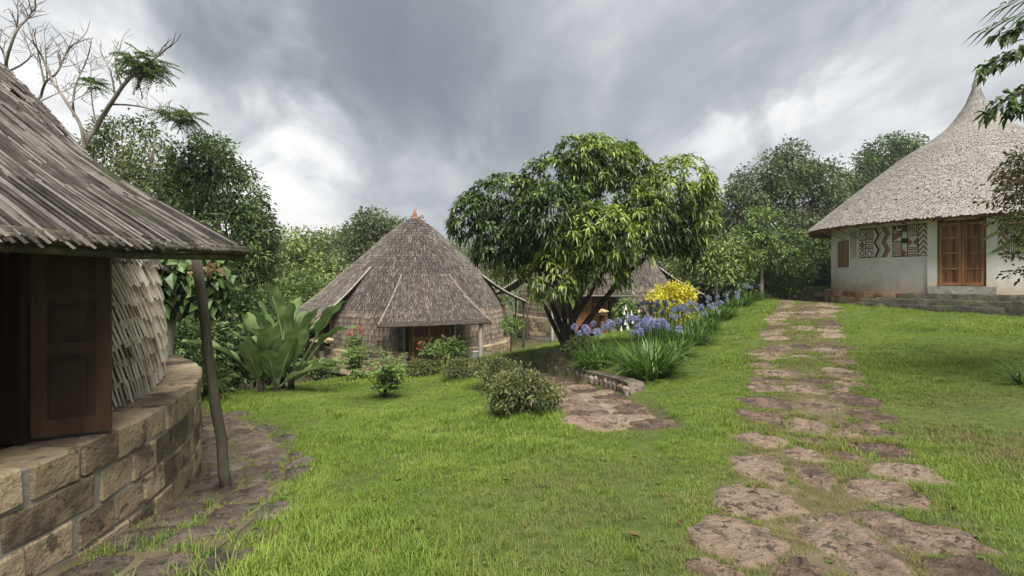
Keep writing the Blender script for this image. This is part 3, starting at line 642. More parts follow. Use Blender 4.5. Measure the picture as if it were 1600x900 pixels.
        co = MB().add(V, np.concatenate(Q)).build('canopy', M['thatch_under'], root, True)
        big = near and ci == 0
        fneg = lambda u_, t_, cn=cn: cn.f(-u_, t_)
        _, _, ntest = surf_frames(fneg, np.array([0.]), np.array([.5])); ff = fneg if ntest[0, 2] > 0 else cn.f
        slope_len = float(np.linalg.norm(cn.f(np.array([0.]), np.array([1.])) - cn.f(np.array([0.]), np.array([0.])))); cmb = MB()
        if big:
            sp_ = .20 / slope_len; ts = np.arange(0.0, .70, sp_)
            thatch_courses(cmb, ff, lambda t_: -1, lambda t_: 1, ts, .044, .021, .60, .008, .010, .03, vlo=.1, vhi=1, sj=.08, aj=.004, kfix=80)
            tag(cmb.build('roof_thatch', M['thatch_near'], co), kind='stuff')
            sm_ = [strips(MB(), np.array([[0., 0, 0]]), np.array([[0., 1, 0]]), np.array([[0., 0, 1]]), [.62 * a], [.023 * b], [.009], [.25 + .5 * i / 7], 0, .0).mesh('thatch_strip', M['thatch_near']) for i, (a, b) in enumerate(zip((1, .9, 1.1, .95, 1.05, .85, 1, .98), (1, 1.2, .9, .8, 1.1, 1, .75, 1.15)))]
            uu0 = np.linspace(-1, 1, 80, endpoint=False) + 1 / 80 + rng.uniform(-.0012, .0012, 80)
            for t_, cnt in ((.74, 80), (.80, 80), (.86, 80)):
                tl = t_; Lm = .66
                uu = uu0 + rng.uniform(-.0018, .0018, cnt); tt = t_ + rng.uniform(-.02, .02, cnt); tt = np.minimum(tt, 1.035 - .62 / slope_len)
                p, d, n = surf_frames(ff, uu, tt)
                for q in range(cnt):
                    dq = Vector(d[q] + n[q] * .016 + np.cross(d[q], n[q]) * rng.normal(0, .004)).normalized(); nq = Vector(n[q]); sd_ = dq.cross(nq).normalized(); nq = sd_.cross(dq)
                    o = put('thatch_strip', sm_[int(rng.integers(8))], co); mm = Matrix((sd_, dq, nq)).transposed().to_4x4(); mm.translation = Vector(p[q] + n[q] * (.006 + .005 * (t_ > .78) + .005 * (t_ > .84))); o.matrix_world = mm
                    o.location = mm.translation; o.rotation_euler = mm.to_euler()
        else:
            sp_ = .125 / slope_len; ts = np.arange(0.0, 1 - .22 / slope_len, sp_)
            thatch_courses(cmb, ff, lambda t_: -1, lambda t_: 1, ts, .022, .018, .20, .008, .017, .004)
            tag(cmb.build('roof_thatch', M['thatch'], co), kind='stuff')
        ev = MB(); us = np.linspace(-1.01, 1.01, 14); pts = cn.f(us, np.ones(14)); pts[:, 2] -= .045; pts[:, 2] += .006 * np.sin(us * 9)
        tube(ev, pts, .042 if near else .04, 8, wob=.12); 
        if near: tube(ev, pts - np.array([*cn.n * .02, .062]), .026, 7, wob=.15); tube(ev, pts + np.array([*cn.n * .045, -.012]), .02, 7, wob=.15)
        ev.build('eave_pole', M['pole_dark'] if near else M['pole'], co, True)
        for sgn in (-1, 1):
            pts = cn.f(np.full(12, sgn * 1.0), np.linspace(.02, 1.0, 12)); pts[:, 2] += (.018 if not near else -.06)
            tube(MB(), pts, .034, 6, wob=.1).build('rafter', M['pole_pale'] if not near else M['pole_dark'], co, True)
    return root

def place_door(root, C, zt, zg, ang, hw, h0, h1, rad, name='door'):
    n = np.array([math.cos(ang), math.sin(ang), 0]); tn = np.array([-n[1], n[0], 0]); fr = frame((C[0] + n[0] * rad, C[1] + n[1] * rad, 0), tn, n, (0, 0, 1))
    z0, z1 = h0, h1; mb = MB()
    box(mb, (-hw - .09, -.12, z0), (-hw, .06, z1 + .09), fr, .4); box(mb, (hw, -.12, z0), (hw + .09, .06, z1 + .09), fr, .4); box(mb, (-hw, -.12, z1), (hw, .06, z1 + .09), fr, .4)
    dr = mb.build('door', M['wood'], root)
    for s_ in (-1, 1):
        a, b = (-hw + .006, -.004) if s_ < 0 else (.004, hw - .006); lf = MB(); st = .09; zs = [z0 + .02, z0 + .14, z0 + (z1 - z0) * .45, z0 + (z1 - z0) * .53, z0 + (z1 - z0) * .72, z0 + (z1 - z0) * .78, z1 - .10, z1 - .01]
        box(lf, (a, -.05, zs[0]), (a + st, 0, zs[-1]), fr, .6); box(lf, (b - st, -.05, zs[0]), (b, 0, zs[-1]), fr, .6)
        for q in (0, 2, 4, 6): box(lf, (a + st, -.048, zs[q]), (b - st, -.002, zs[q + 1]), fr, .55)
        lo = lf.build('door_leaf', M['wood'], dr)
    # panels and window bars sit one level below the door
        for q in (1, 3): box(MB(), (a + st, -.035, zs[q]), (b - st, -.022, zs[q + 1]), fr, .35).build('panel', M['wood'], dr)
        box(MB(), (a + st, -.045, zs[5]), (b - st, -.04, zs[6]), fr).build('pane', M['dark'], dr)
        for x in np.linspace(a + st, b - st, 6)[1:-1]: box(MB(), (x - .012, -.036, zs[5]), (x + .012, -.012, zs[6]), fr, .5).build('bar', M['wood'], dr)
    return dr
def pole(name, root, p0, p1, r0, r1, mat, n=9):
    p0 = np.array(p0, float); p1 = np.array(p1, float); k = 9; tt = np.linspace(0, 1, k)[:, None]; pts = p0 * (1 - tt) + p1 * tt
    pts[1:-1, :2] += rng.normal(0, r0 * .14, (k - 2, 2)); return tube(MB(), pts, np.linspace(r0, r1, k), n, wob=.07).build(name, mat, root, True)
def shutter(root, hinge, direction, wd, z0, z1, mat, name='shutter', panels=3, th=.035):
    d = nrm(np.array([*direction, 0.])); n = np.array([d[1], -d[0], 0]); fr = frame((*hinge, 0), d, n, (0, 0, 1)); mb = MB(); st = .075
    box(mb, (0, -th / 2, z0), (st, th / 2, z1), fr, .6); box(mb, (wd - st, -th / 2, z0), (wd, th / 2, z1), fr, .6); H = z1 - z0
    fr_ = [(0, .08), (.40, .46), (.66, .72), (.93, 1)] if panels == 3 else [(0, .1), (.9, 1)]
    for a, b in fr_: box(mb, (st, -th / 2 + .001, z0 + a * H), (wd - st, th / 2 - .001, z0 + b * H), fr, .55)
    o = mb.build(name, mat, root)
    for (a, b), (c, e) in zip(fr_[:-1], fr_[1:]):
        p = MB(); box(p, (st, -th / 2 + .012, z0 + b * H), (wd - st, th / 2 - .012, z0 + c * H), fr, .35); box(p, (st + .045, -th / 2 + .004, z0 + b * H + .045), (wd - st - .045, th / 2 - .004, z0 + c * H - .045), fr, .5); p.build('panel', mat, o)
    return o
def window_frame(root, C, ang, ha, z0, z1, r, mat):
    mb = MB()
    for s_ in (-1, 1):
        a = ang + s_ * ha; n = np.array([math.cos(a), math.sin(a), 0]); tn = np.array([-n[1], n[0], 0]); box(mb, (-.045, -.16, z0), (.045, .03, z1), frame((C[0] + n[0] * r, C[1] + n[1] * r, 0), tn, n, (0, 0, 1)), .5)
    n = np.array([math.cos(ang), math.sin(ang), 0]); tn = np.array([-n[1], n[0], 0]); rr = r * math.cos(ha); hw = r * math.sin(ha) - .04
    box(mb, (-hw, -.14, z1 - .09), (hw, .02, z1 - .005), frame((C[0] + n[0] * rr, C[1] + n[1] * rr, 0), tn, n, (0, 0, 1)), .5)
    return mb.build('window_frame', mat, root)

# near hut on the left
a1 = R(-9.8)
cans1 = [Canopy(C1, ZT1, a1, 4.55, 1.25, 1.96, 2.5, R(20)), Canopy(C1, ZT1, a1 + PI / 2, 4.9, 1.02, 1.12, 2.3, R(13)), Canopy(C1, ZT1, a1 - PI / 2, 4.9, 1.1, 1.5), Canopy(C1, ZT1, a1 + PI, 4.9, 1.1, 1.7)]
win1 = [(a1, R(12.6), -.05, 1.30), (a1 + PI / 2, R(9), -.05, 1.0)]
h1 = bamboo_hut(C1, ZT1, -.2, 'bamboo hut on a curved stone plinth with its panelled shutter standing open', cans1, True, [], win1, 'thatched bamboo huts')
hj = C1 + 4.07 * np.array([math.cos(R(2.9)), math.sin(R(2.9))])
shutter(h1, hj, (.32, .165), .38, ZT1 + .02, ZT1 + 1.27, M['wood_dark'])
hj2 = C1 + 4.07 * np.array([math.cos(R(-22.5)), math.sin(R(-22.5))]); shutter(h1, hj2, (.2, -.35), .43, ZT1 + .02, ZT1 + 1.27, M['wood_dark'])
window_frame(h1, C1, a1, R(12.6), ZT1 + .0, ZT1 + 1.3, 4.02, M['wood_dark'])
pole('post', h1, (-2.45, 4.2, gz(-2.45, 4.2) - .1), (-2.62, 4.02, 1.86), .043, .038, M['pole'])
pole('post', h1, (-3.05, .35, gz(-3.05, .35) - .1), (-3.1, .4, 1.86), .052, .048, M['pole'])

# hut down the slope
HS = 1.067
a2 = R(-70.6); a2L = R(-141); a2R = R(6)
cans2 = [Canopy(C2, ZT2, a2, 5.35, 1.11, 1.98, 2.85, R(17)), Canopy(C2, ZT2, a2L, 4.95, 1.05, 1.8, 3.15, R(26)), Canopy(C2, ZT2, a2R, 4.9, 1.65, 1.75, 2.8, R(18)), Canopy(C2, ZT2, a2 + PI, 5.1, 1.3, 1.75)]
d2 = [(a2, R(11), -.7, 1.45)]; w2 = [(a2L, R(10), -.05, 1.4), (a2R, R(10), -.05, 1.6)]
h2 = bamboo_hut(C2, ZT2, -1.5, 'brown thatched bamboo hut with a terracotta finial below the lawn', cans2, False, d2, w2, 'thatched bamboo huts')
zd2 = gz(*(C2 + 4.1 * np.array([math.cos(a2), math.sin(a2)])))
place_door(h2, C2, ZT2, zd2, a2, .70, min(zd2, ZT2 - .28) + .02, ZT2 + 1.4, 4.12)
for cn, sides in ((cans2[0], (-1, 1)), (cans2[1], (-1, 1)), (cans2[2], (-1, 1))):
    for s_ in sides:
        if cn is cans2[0] and s_ < 0: continue
        p = cn.f(np.array([s_ * .86]), np.array([.93]))[0]; r0 = .085 if cn is cans2[0] else .05
        pole('post', h2, (p[0], p[1], gz(p[0], p[1]) - .1), (p[0], p[1], p[2] - .05), r0, r0 * .9, M['pole_pale'] if cn is cans2[0] else M['pole'])
for a in (a2L, a2R): window_frame(h2, C2, a, R(10), ZT2, ZT2 + 1.45, 4.05, M['wood'])
for s_ in (-1, 1):
    a = a2 + s_ * R(13.2); pole('wall_post', h2, (C2[0] + 4.13 * math.cos(a), C2[1] + 4.13 * math.sin(a), ZT2 - .1), (C2[0] + 4.1 * math.cos(a), C2[1] + 4.1 * math.sin(a), ZT2 + 1.5), .05, .045, M['pole_pale'])

# hut behind the mango tree
HS = 1.0
a3 = R(-103)
cans3 = [Canopy(C3, ZT3, a3, 4.9, 1.14, 1.95, 2.5, R(18)), Canopy(C3, ZT3, a3 + PI / 2, 5.25, 1.05, 1.6, 2.4, R(16)), Canopy(C3, ZT3, a3 - PI / 2, 5.1, 1.05, 1.6)]
d3 = [(a3, R(11), -.7, 1.2)]; w3 = [(a3 + PI / 2, R(9), -.05, 1.1)]
h3 = bamboo_hut(C3, ZT3, -1.05, 'brown thatched bamboo hut half hidden behind the mango tree', cans3, False, d3, w3, 'thatched bamboo huts')
place_door(h3, C3, ZT3, 0, a3, .70, ZT3 - .65, ZT3 + 1.15, 4.12)
for s_ in (-1, 1):
    p = cans3[0].f(np.array([s_ * .86]), np.array([.93]))[0]; pole('post', h3, (p[0], p[1], gz(p[0], p[1]) - .1), (p[0], p[1], p[2] - .05), .07, .06, M['pole_pale'])

# ------------------------------------------------------------------ whitewashed hut
R4 = 4.5; ZB4, ZW4 = 1.05, 3.62
RP4 = np.array([(.035, 9.10), (.06, 8.85), (.15, 8.45), (.34, 7.96), (.80, 7.25), (1.5, 6.66), (2.34, 6.08), (3.8, 4.86), (5.42, 3.46)])
_rc = curve(np.c_[RP4, np.zeros(len(RP4))], 200)
h4 = thing('whitewashed_hut', 'large round whitewashed hut with a pale reed roof and painted frieze', 'hut', (C4[0], C4[1], .6))
def cyl_ang(u, C=C4, r=R4):
    d = np.array([(u - 800) / F, 1.0]); a = d @ d; b = -2 * d @ C; c = C @ C - r * r; disc = max(b * b - 4 * a * c, 0); tt = (-b - math.sqrt(disc)) / (2 * a); p = d * tt - C; return math.atan2(p[1], p[0]) % (2 * PI)
aL, aR = cyl_ang(1463.5), cyl_ang(1543); aD = (aL + aR) / 2; ZD0, ZD1 = 1.31, 3.38
sL, sR = cyl_ang(1309), cyl_ang(1326.5)
wth = np.unique(np.concatenate([np.linspace(0, 2 * PI, 145), [aL, aR, sL, sR]])); wz = np.array([ZB4 - .03, 1.31, 1.95, 2.45, 2.98, 3.38, ZW4 + .1])
TH, ZZ = np.meshgrid(wth, wz); V = on(C4, TH, R4 + .012 * np.sin(TH * 9) * 0, 0); V[..., 2] = ZZ; k4 = len(wth); i = np.arange(len(wz) - 1)[:, None] * k4 + np.arange(k4 - 1)[None]
cm = np.broadcast_to(((wth[:-1] + wth[1:]) / 2)[None], i.shape); zm = np.broadcast_to(((wz[:-1] + wz[1:]) / 2)[:, None], i.shape)
sz0, sz1 = 2.15 - .20, 2.98
hole = ((cm > min(aL, aR)) & (cm < max(aL, aR)) & (zm > ZD0) & (zm < ZD1)) | ((cm > min(sL, sR)) & (cm < max(sL, sR)) & (zm > 1.95) & (zm < 2.98))
i = i[~hole]; MB().add(V.reshape(-1, 3), np.stack([i, i + 1, i + k4 + 1, i + k4], -1)).build('wall', M['plaster'], h4, True)
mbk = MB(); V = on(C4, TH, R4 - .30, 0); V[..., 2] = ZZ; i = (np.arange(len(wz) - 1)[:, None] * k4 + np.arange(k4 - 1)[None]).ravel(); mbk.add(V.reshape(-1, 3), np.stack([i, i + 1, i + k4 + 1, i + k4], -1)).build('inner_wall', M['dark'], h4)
# door reveal, pilasters
def wall_frame(a, r=R4): n = np.array([math.cos(a), math.sin(a), 0]); return frame((C4[0] + n[0] * r, C4[1] + n[1] * r, 0), np.array([n[1], -n[0], 0]) * -1, n, np.array([0, 0, 1.]))
frd = wall_frame(aD); hw = R4 * abs(math.sin((aR - aL) / 2)); rec = -R4 * (1 - math.cos((aR - aL) / 2))
for s_ in (-1, 1):
    mb = MB(); a_, b_ = sorted((s_ * (hw - .02), s_ * (hw + .22))); box(mb, (a_, rec - .28, ZB4 + .02), (b_, rec + .075, ZW4 + .05), frd); mb.build('pilaster', M['plaster'], h4)
box(MB(), (-hw - .2, rec - .25, ZB4 + .0), (hw + .2, rec + .20, ZD0), frd).build('door_sill', M['concrete'], h4)
mb = MB(); box(mb, (-hw + .0, rec - .06, ZD0), (-hw + .06, rec + .03, ZD1), frd, .3); box(mb, (hw - .06, rec - .06, ZD0), (hw, rec + .03, ZD1), frd, .3); box(mb, (-hw + .06, rec - .06, ZD1 - .07), (hw - .06, rec + .03, ZD1), frd, .3)
box(mb, (-hw - .02, rec - .1, ZD1), (hw + .02, rec + .02, ZW4 + .05), frd, .5)
dr4 = mb.build('door', M['wood_red'], h4)
PLK = box(MB(), (-.5, 0, 0), (.5, 1, 1)).mesh('plank', M['wood_red'])
for s_ in (-1, 1):
    a_, b_ = (-hw + .065, -.006) if s_ < 0 else (.006, hw - .065); lf = MB(); st = .075; y0, y1 = rec - .03, rec + .030; zs = ZD0 + .02; ze = ZD1 - .08; Hh = ze - zs
    for x0, x1 in ((a_, a_ + st), (b_ - st, b_)): box(lf, (x0, y0, zs), (x1, y1, ze), frd, .85)
    for q in (0, .25, .50, .745, .95): box(lf, (a_ + st, y0, zs + q * Hh), (b_ - st, y1 - .002, zs + q * Hh + (.055 if 0 < q < .9 else .09)), frd, .9)
    lf.build('door_leaf', M['wood_red'], dr4)
    np_ = 6; pw = (b_ - a_ - 2 * st) / np_
    for j in range(np_):
        box(MB(), (a_ + st + j * pw + .004, y0 + .004, zs + .09), (a_ + st + (j + 1) * pw - .004, y1 - .034 + .004 * (j % 2), ze - .1), frd, random.uniform(.0, .7)).build('plank', M['wood_red'], dr4)
mb = MB(); xh = frd[0] + frd[1] * .06 + frd[2] * (rec + .03); box(mb, (.03, rec + .030, 2.38), (.075, rec + .042, 2.60), frd); tube(mb, [frd[0] + frd[1] * .05 + frd[2] * (rec + .03) + frd[3] * 2.52, frd[0] + frd[1] * .05 + frd[2] * (rec + .075) + frd[3] * 2.52, frd[0] + frd[1] * .17 + frd[2] * (rec + .08) + frd[3] * 2.52], .011, 6); mb.build('handle', M['metal'], dr4)
# shutter of planks
frs = wall_frame((sL + sR) / 2); sw = R4 * abs(math.sin((sR - sL) / 2)); srec = -R4 * (1 - math.cos((sR - sL) / 2))
sh = box(MB(), (-sw, srec - .05, 1.95), (sw, srec - .03, 2.98), frs, .2).build('shutter', M['wood_red'], h4)
for j in range(5):
    q = 2 * sw / 5; box(MB(), (-sw + j * q + .004, srec - .029, 1.955), (-sw + (j + 1) * q - .004, srec - .008, 2.975), frs, random.uniform(.2, .6)).build('plank', M['wood_red'], sh)
# frieze panels: flat paint in (a, b) coordinates of each panel, on the curve of the wall
PK = ['paint_white', 'paint_black', 'paint_brown', 'paint_grey']
def panel(u0, u1, z0, z1, shapes, bgc=0):
    A0, A1 = cyl_ang(u0), cyl_ang(u1); mb = MB(); lay = [0]
    def poly(pts, c, lvl):
        pts = np.array(pts, float); q = []
        for j in range(len(pts)):
            a = pts[j]; b = pts[(j + 1) % len(pts)]
            for f_ in (0, .5): q.append(a + (b - a) * f_)
        q = np.array(q); c0 = q.mean(0); q = np.vstack([q, c0]); ph = A0 + (A1 - A0) * q[:, 0]; V = on(C4, ph, R4 + .006 + .0022 * lvl, 0); V[:, 2] = z0 + (z1 - z0) * q[:, 1]; k = len(q) - 1
        mb.add(V, None, [[j, (j + 1) % k, k] for j in range(k)], mi=c)
    for j in range(4): poly([(j / 4, 0), ((j + 1) / 4, 0), ((j + 1) / 4, 1), (j / 4, 1)], bgc, 0)
    for l_, (pts, c) in enumerate(shapes): poly(pts, c, 1 + min(l_, 40) * .06)
    mb.build('mural_panel', [M[x] for x in PK], h4)
rect = lambda a, b, c, d, k: ([(a, b), (c, b), (c, d), (a, d)], k)
def outline(w_=.03): return [rect(0, 0, w_, 1, 1), rect(1 - w_, 0, 1, 1, 1), rect(0, 0, 1, w_ * .6, 1), rect(0, 1 - w_ * .6, 1, 1, 1)]
def vstripes(a, b, c, d, n, k): q = (c - a) / (2 * n); return [rect(a + (2 * j + .5) * q, b, a + (2 * j + 1.5) * q, d, k) for j in range(n)]
def hstripes(a, b, c, d, n, k): q = (d - b) / (2 * n); return [rect(a, b + (2 * j + .5) * q, c, b + (2 * j + 1.5) * q, k) for j in range(n)]
def diamond(x, y, rx, ry, k): return ([(x - rx, y), (x, y - ry), (x + rx, y), (x, y + ry)], k)
def zig(x, amp, wd, n, k, ph=0):
    out = []
    for j in range(n):
        y0, y1 = j / n, (j + 1) / n; a, b = (x, x + amp) if (j + ph) % 2 == 0 else (x + amp, x); out.append(([(a, y0), (a + wd, y0), (b + wd, y1), (b, y1)], k))
    return out
def chev(n, k, th=.5):
    out = []
    for j in range(-1, n + 1):
        y = (j - .4) / n; h_ = th / n; s = .55 / n * 2
        cl = lambda v: min(1, max(0, v))
        for (xa, xb, ya, yb) in ((0, .5, y, y + s), (.5, 1, y + s, y)):
            if max(ya, yb) + h_ <= 0 or min(ya, yb) >= 1: continue
            out.append(([(xa, cl(ya)), (xb, cl(yb)), (xb, cl(yb + h_)), (xa, cl(ya + h_))], k))
    return out
zA, zB = 2.27, 3.33
panel(1329, 1339, zA, 3.3, vstripes(0, 0, 1, 1, 3, 3), 0)
panel(1342.5, 1353, zA, zB, [diamond(.5, .17, .42, .15, 2), diamond(.5, .17, .2, .08, 0), diamond(.5, .45, .42, .14, 1), diamond(.5, .45, .3, .1, 2), diamond(.5, .80, .42, .16, 1), diamond(.5, .80, .3, .12, 0)] + outline(.06) + [rect(0, .3, 1, .33, 1), rect(0, .6, 1, .63, 1)], 0)
panel(1353, 1365, zA, zB, vstripes(.05, .68, .95, 1, 4, 2) + hstripes(.05, .33, .95, .66, 4, 2) + [diamond(.5, .14, .45, .15, 2), diamond(.5, .14, .28, .09, 0)] + [rect(0, .3, 1, .33, 1), rect(0, .66, 1, .68, 1)] + outline(.05), 0)
panel(1365, 1394.5, zA, zB, zig(.02, .22, .13, 4, 1) + zig(.24, .22, .03, 4, 1) + zig(.29, .22, .10, 4, 0) + zig(.42, .22, .04, 4, 1) + zig(.47, .22, .17, 4, 2) + zig(.66, .22, .035, 4, 1), 0)
panel(1394.5, 1409.5, zA, zB, [rect(.1, .86, .4, 1, 1), rect(.55, .9, .9, 1, 1), ([(0, .5), (1, .66), (0, .8)], 2), ([(1, .84), (1, .66), (.3, .76)], 2)] + vstripes(.05, .13, .95, .48, 4, 2) + hstripes(.05, .0, .95, .1, 2, 2) + [rect(0, .48, 1, .505, 1), rect(0, .8, 1, .825, 1), rect(0, .11, 1, .13, 1)] + outline(.05), 0)
panel(1409.5, 1418, zA, zB, [rect(0, .78, 1, 1, 2)] + hstripes(.05, .8, .95, .98, 3, 1) + [rect(0, .42, 1, .58, 1), ([(0, 0), (1, .12), (0, .25)], 2)] + outline(.07), 0)
panel(1418, 1435, zA, zB, vstripes(.05, .66, .95, 1, 5, 2) + [([(0, .28), (.5, .45), (0, .62)], 2), ([(1, .28), (.5, .45), (1, .62)], 2)] + hstripes(0, .02, 1, .26, 3, 2) + [rect(0, .63, 1, .65, 1), rect(0, .26, 1, .285, 1)] + outline(.04), 0)
panel(1435, 1451.5, zA, zB, chev(6, 2, .42) + chev(6, 1, .10) + outline(.035), 0)
panel(1554, 1574, zA, zB, chev(5, 2, .55) + chev(5, 1, .10) + outline(.035), 0)
panel(1575, 1592, zA, zB, hstripes(.05, .55, .95, .98, 4, 1) + vstripes(.05, .02, .95, .42, 5, 2) + [diamond(.5, .5, .4, .08, 1)] + outline(.04), 0)
panel(1592, 1614, zA, zB, zig(.02, .22, .13, 4, 1) + zig(.3, .22, .12, 4, 2) + zig(.58, .22, .06, 4, 1) + outline(.03), 0)
# plinth and steps
plinth(h4, C4, ZB4, .45, R4 + .24, lambda p: np.ones(np.shape(p), bool), (.21, .24, .2), .36, M['redstone'], M['redmortar'], depth=.34)
def rough_slab(name, parent, fr, lo, hi, mat, amp=.02, div=.12):
    x0, y0, z0 = lo; x1, y1, z1 = hi; nx_ = max(2, int((x1 - x0) / div)); 
    sec = [(y0, z0), (y0, z1 - .03), (y0 + .03, z1)] + [(y, z1) for y in np.linspace(y0 + .1, y1 - .1, 4)] + [(y1 - .03, z1), (y1, z1 - .03), (y1, (z0 + z1) / 2), (y1, z0)]
    xs = np.linspace(x0, x1, nx_); V = np.array([[[x, y, z] for (y, z) in sec] for x in xs]); V += rng.normal(0, amp * .4, V.shape) + (amp * np.sin(xs * 5.3))[:, None, None] * np.array([0, 1, .3]); m = len(sec)
    V = V.reshape(-1, 3); V = fr[0] + V[:, :1] * fr[1] + V[:, 1:2] * fr[2] + V[:, 2:] * fr[3]; i = np.arange(nx_ - 1)[:, None] * m + np.arange(m - 1)[None]
    mb = MB().add(V, np.stack([i, i + m, i + m + 1, i + 1], -1).reshape(-1, 4)); 
    for o_ in (0, (nx_ - 1) * m): mb.add(V[o_:o_ + m], None, [[0, j, j + 1] for j in range(1, m - 1)])
    return mb.build(name, mat, parent, True)
gf = gz(*(np.array(frd[0][:2]) + np.array(frd[2][:2]) * 1.2)); nst = 3; 
sgn = 1 if frd[1][0] * 1 > 0 else -1       # +1 when the door frame's x axis points to the right of the door
def wid(l, r): return (-l, r) if sgn > 0 else (-r, l)
for (l, r, d, zt_) in ((1.35, 3.4, .72, ZB4 + .02), (1.95, 3.9, 1.10, ZB4 - .14), (2.5, 1.0, 1.46, ZB4 - .30)):
    x0, x1 = wid(l, r); rough_slab('step', h4, frd, (x0, -.6, .25), (x1, d, zt_), M['moss_step'], .018)
# roof
f4 = lambda s_, t_: on(C4, -s_, np.interp(t_, np.linspace(0, 1, 200), _rc[:, 0]), 0) * np.array([1, 1, 0]) + np.stack([0 * s_, 0 * s_, np.interp(t_, np.linspace(0, 1, 200), _rc[:, 1])], -1)
th = np.linspace(0, 2 * PI, 121); tt = np.linspace(0, 1, 40); TH, TT = np.meshgrid(th, tt); V = f4(TH, TT); V[..., 2] -= .05; i = np.arange(39)[:, None] * 121 + np.arange(120)[None]
ro = MB().add(V.reshape(-1, 3), np.stack([i, i + 121, i + 122, i + 1], -1).reshape(-1, 4)).build('roof', M['pale_under'], h4, True)
# eave lip and soffit
lip = MB(); prof = [(5.40, 3.43), (5.41, 3.36), (5.33, 3.35), (4.45, 3.66)]; V = np.concatenate([on(C4, th, a, b) for a, b in prof]); i = np.arange(3)[:, None] * 121 + np.arange(120)[None]
M['soffit'] = pmat('red_brown_soffit_matting', (.07, .03, .016), (.15, .07, .04), (.25, .13, .08), 12, .7, 0, bump=.4)
lip.add(V, np.stack([i, i + 1, i + 122, i + 121], -1).reshape(-1, 4)).build('soffit', M['soffit'], ro, True)
rm = MB(); arc4 = np.concatenate([[0], np.cumsum(np.linalg.norm(np.diff(_rc[:, :2], axis=0), axis=1))]); tot = arc4[-1]
tcs = np.interp(np.arange(.1, tot - .10, .13), arc4, np.linspace(0, 1, 200))
for ci, t_ in enumerate(tcs):
    r_ = np.interp(t_, np.linspace(0, 1, 200), _rc[:, 0]); k = max(10, int(2 * PI * r_ / .042)); s_ = np.linspace(0, 2 * PI, k, endpoint=False) + rng.uniform(-.3, .3, k) * .042 / max(r_, .1)
    p, d, n = surf_frames(f4, s_, np.full(k, t_) + rng.uniform(-.004, .004, k), dt=.004); side = np.cross(d, n); d = nrm(d + side * ((.20 if ci % 2 else .04) + rng.normal(0, .03, k))[:, None])
    strips(rm, p, d, n,   .20 * rng.uniform(.94, 1.06, k), .046 * rng.uniform(.9, 1.1, k), .005, np.clip(rng.normal(.50 + .05 * (ci % 2), .07, k), 0, 1), .0, .014)
tag(rm.build('roof_thatch', M['thatch_pale'], ro), kind='stuff')
for ph in np.arange(0, 2 * PI, .145): tube(MB(), [on(C4, np.array(ph), 4.46, 3.60), on(C4, np.array(ph), 5.34, 3.31)], .028, 6).build('rafter', M['wood_red'], ro)
for u in (1322, 1343, 1438, 1490 + 75):
    a = cyl_ang(u); tube(MB(), [on(C4, np.array(a), 4.50, 2.98), on(C4, np.array(a - .02), 5.32, 3.34)], .018, 6).build('strut', M['pole_pale'], ro)

# ------------------------------------------------------------------ vegetation builders
def crown(lobes, clumps, per, cr, L, W, up=.5, bend=.25, var_lobe=None, shell=.55, flat=1.0, clump_var=.28, leaf_var=.16, under=.35):
    mb = MB(); vol = np.array([l[3] * l[4] + l[4] * l[5] + l[3] * l[5] for l in lobes]); cnt = np.maximum(3, (clumps * vol / vol.sum()).astype(int))
    for li, (l, c) in enumerate(zip(lobes, cnt)):
        d = rdir(c); d[:, 2] = np.where((d[:, 2] < -.3) & (rng.random(c) > under), -d[:, 2], d[:, 2]); r = rng.uniform(shell, 1.0, c) ** .7
        ctr = np.array(l[:3]) + d * r[:, None] * np.array(l[3:6]) * (1 + .13 * rng.normal(size=(c, 1)))
        cv = np.clip(.5 + rng.normal(0, clump_var * .6, c) + (var_lobe[li] if var_lobe is not None else 0), -.1, 1.1)
        k = c * per; off = rdir(k) * (rng.uniform(.25, 1, k) ** .6)[:, None] * cr * rng.uniform(.7, 1.3, k)[:, None]; off[:, 2] *= flat
        p = np.repeat(ctr, per, 0) + off; ld = nrm(off / cr + np.repeat(d, per, 0) * .5 + rng.normal(0, .45, (k, 3)) + np.array([0, 0, -.15])); ln = rdir(k, up, .7)
        leaves(mb, p, ld, ln, L * rng.uniform(.65, 1.25, k), W * rng.uniform(.7, 1.2, k), np.repeat(cv, per) + rng.normal(0, leaf_var, k), bend)
    return mb
def limbs(base, lobes, r0, fork=.45, n=9, frac=1.0, wander=.08):
    mb = MB(); base = np.array(base, float); ctr = np.mean([l[:3] for l in lobes], 0); fk = base * (1 - fork) + ctr * fork; fk[:2] = base[:2] * .65 + ctr[:2] * .35
    H = np.linalg.norm(fk - base); pts = curve([base - [0, 0, .15], base * .6 + fk * .4 + rng.normal(0, wander, 3) * H * .5, fk], 8); tube(mb, pts, np.linspace(r0 * 1.25, r0 * .75, 8), 9, wob=.08)
    for l in lobes:
        if rng.random() > frac: continue
        e = np.array(l[:3]) + rng.normal(0, .15, 3) * np.array(l[3:6]); mid = fk * .5 + e * .5 + rng.normal(0, wander, 3) * np.linalg.norm(e - fk); rr = r0 * .5
        tube(mb, curve([fk, mid, e], n), np.linspace(rr, rr * .2, n), 6, wob=.06)
        for _ in range(4):
            q = mid * .4 + e * .6; e2 = np.array(l[:3]) + rdir(1)[0] * np.array(l[3:6]) * .85; tube(mb, curve([q, (q + e2) / 2 + rng.normal(0, .05, 3), e2], 5), np.linspace(rr * .3, rr * .08, 5), 5)
    return mb
def lobes_px(d, lst, dy=1.0):
    return [(*P(u, v, d + (o if len_ > 4 else rng.uniform(-.3, .3) * dy)), ru * d / F, (ru + rv) * .5 * d / F * dy, rv * d / F) for (u, v, ru, rv, o, len_) in [(*(x + (0,) * (5 - len(x))), len(x)) for x in lst]]
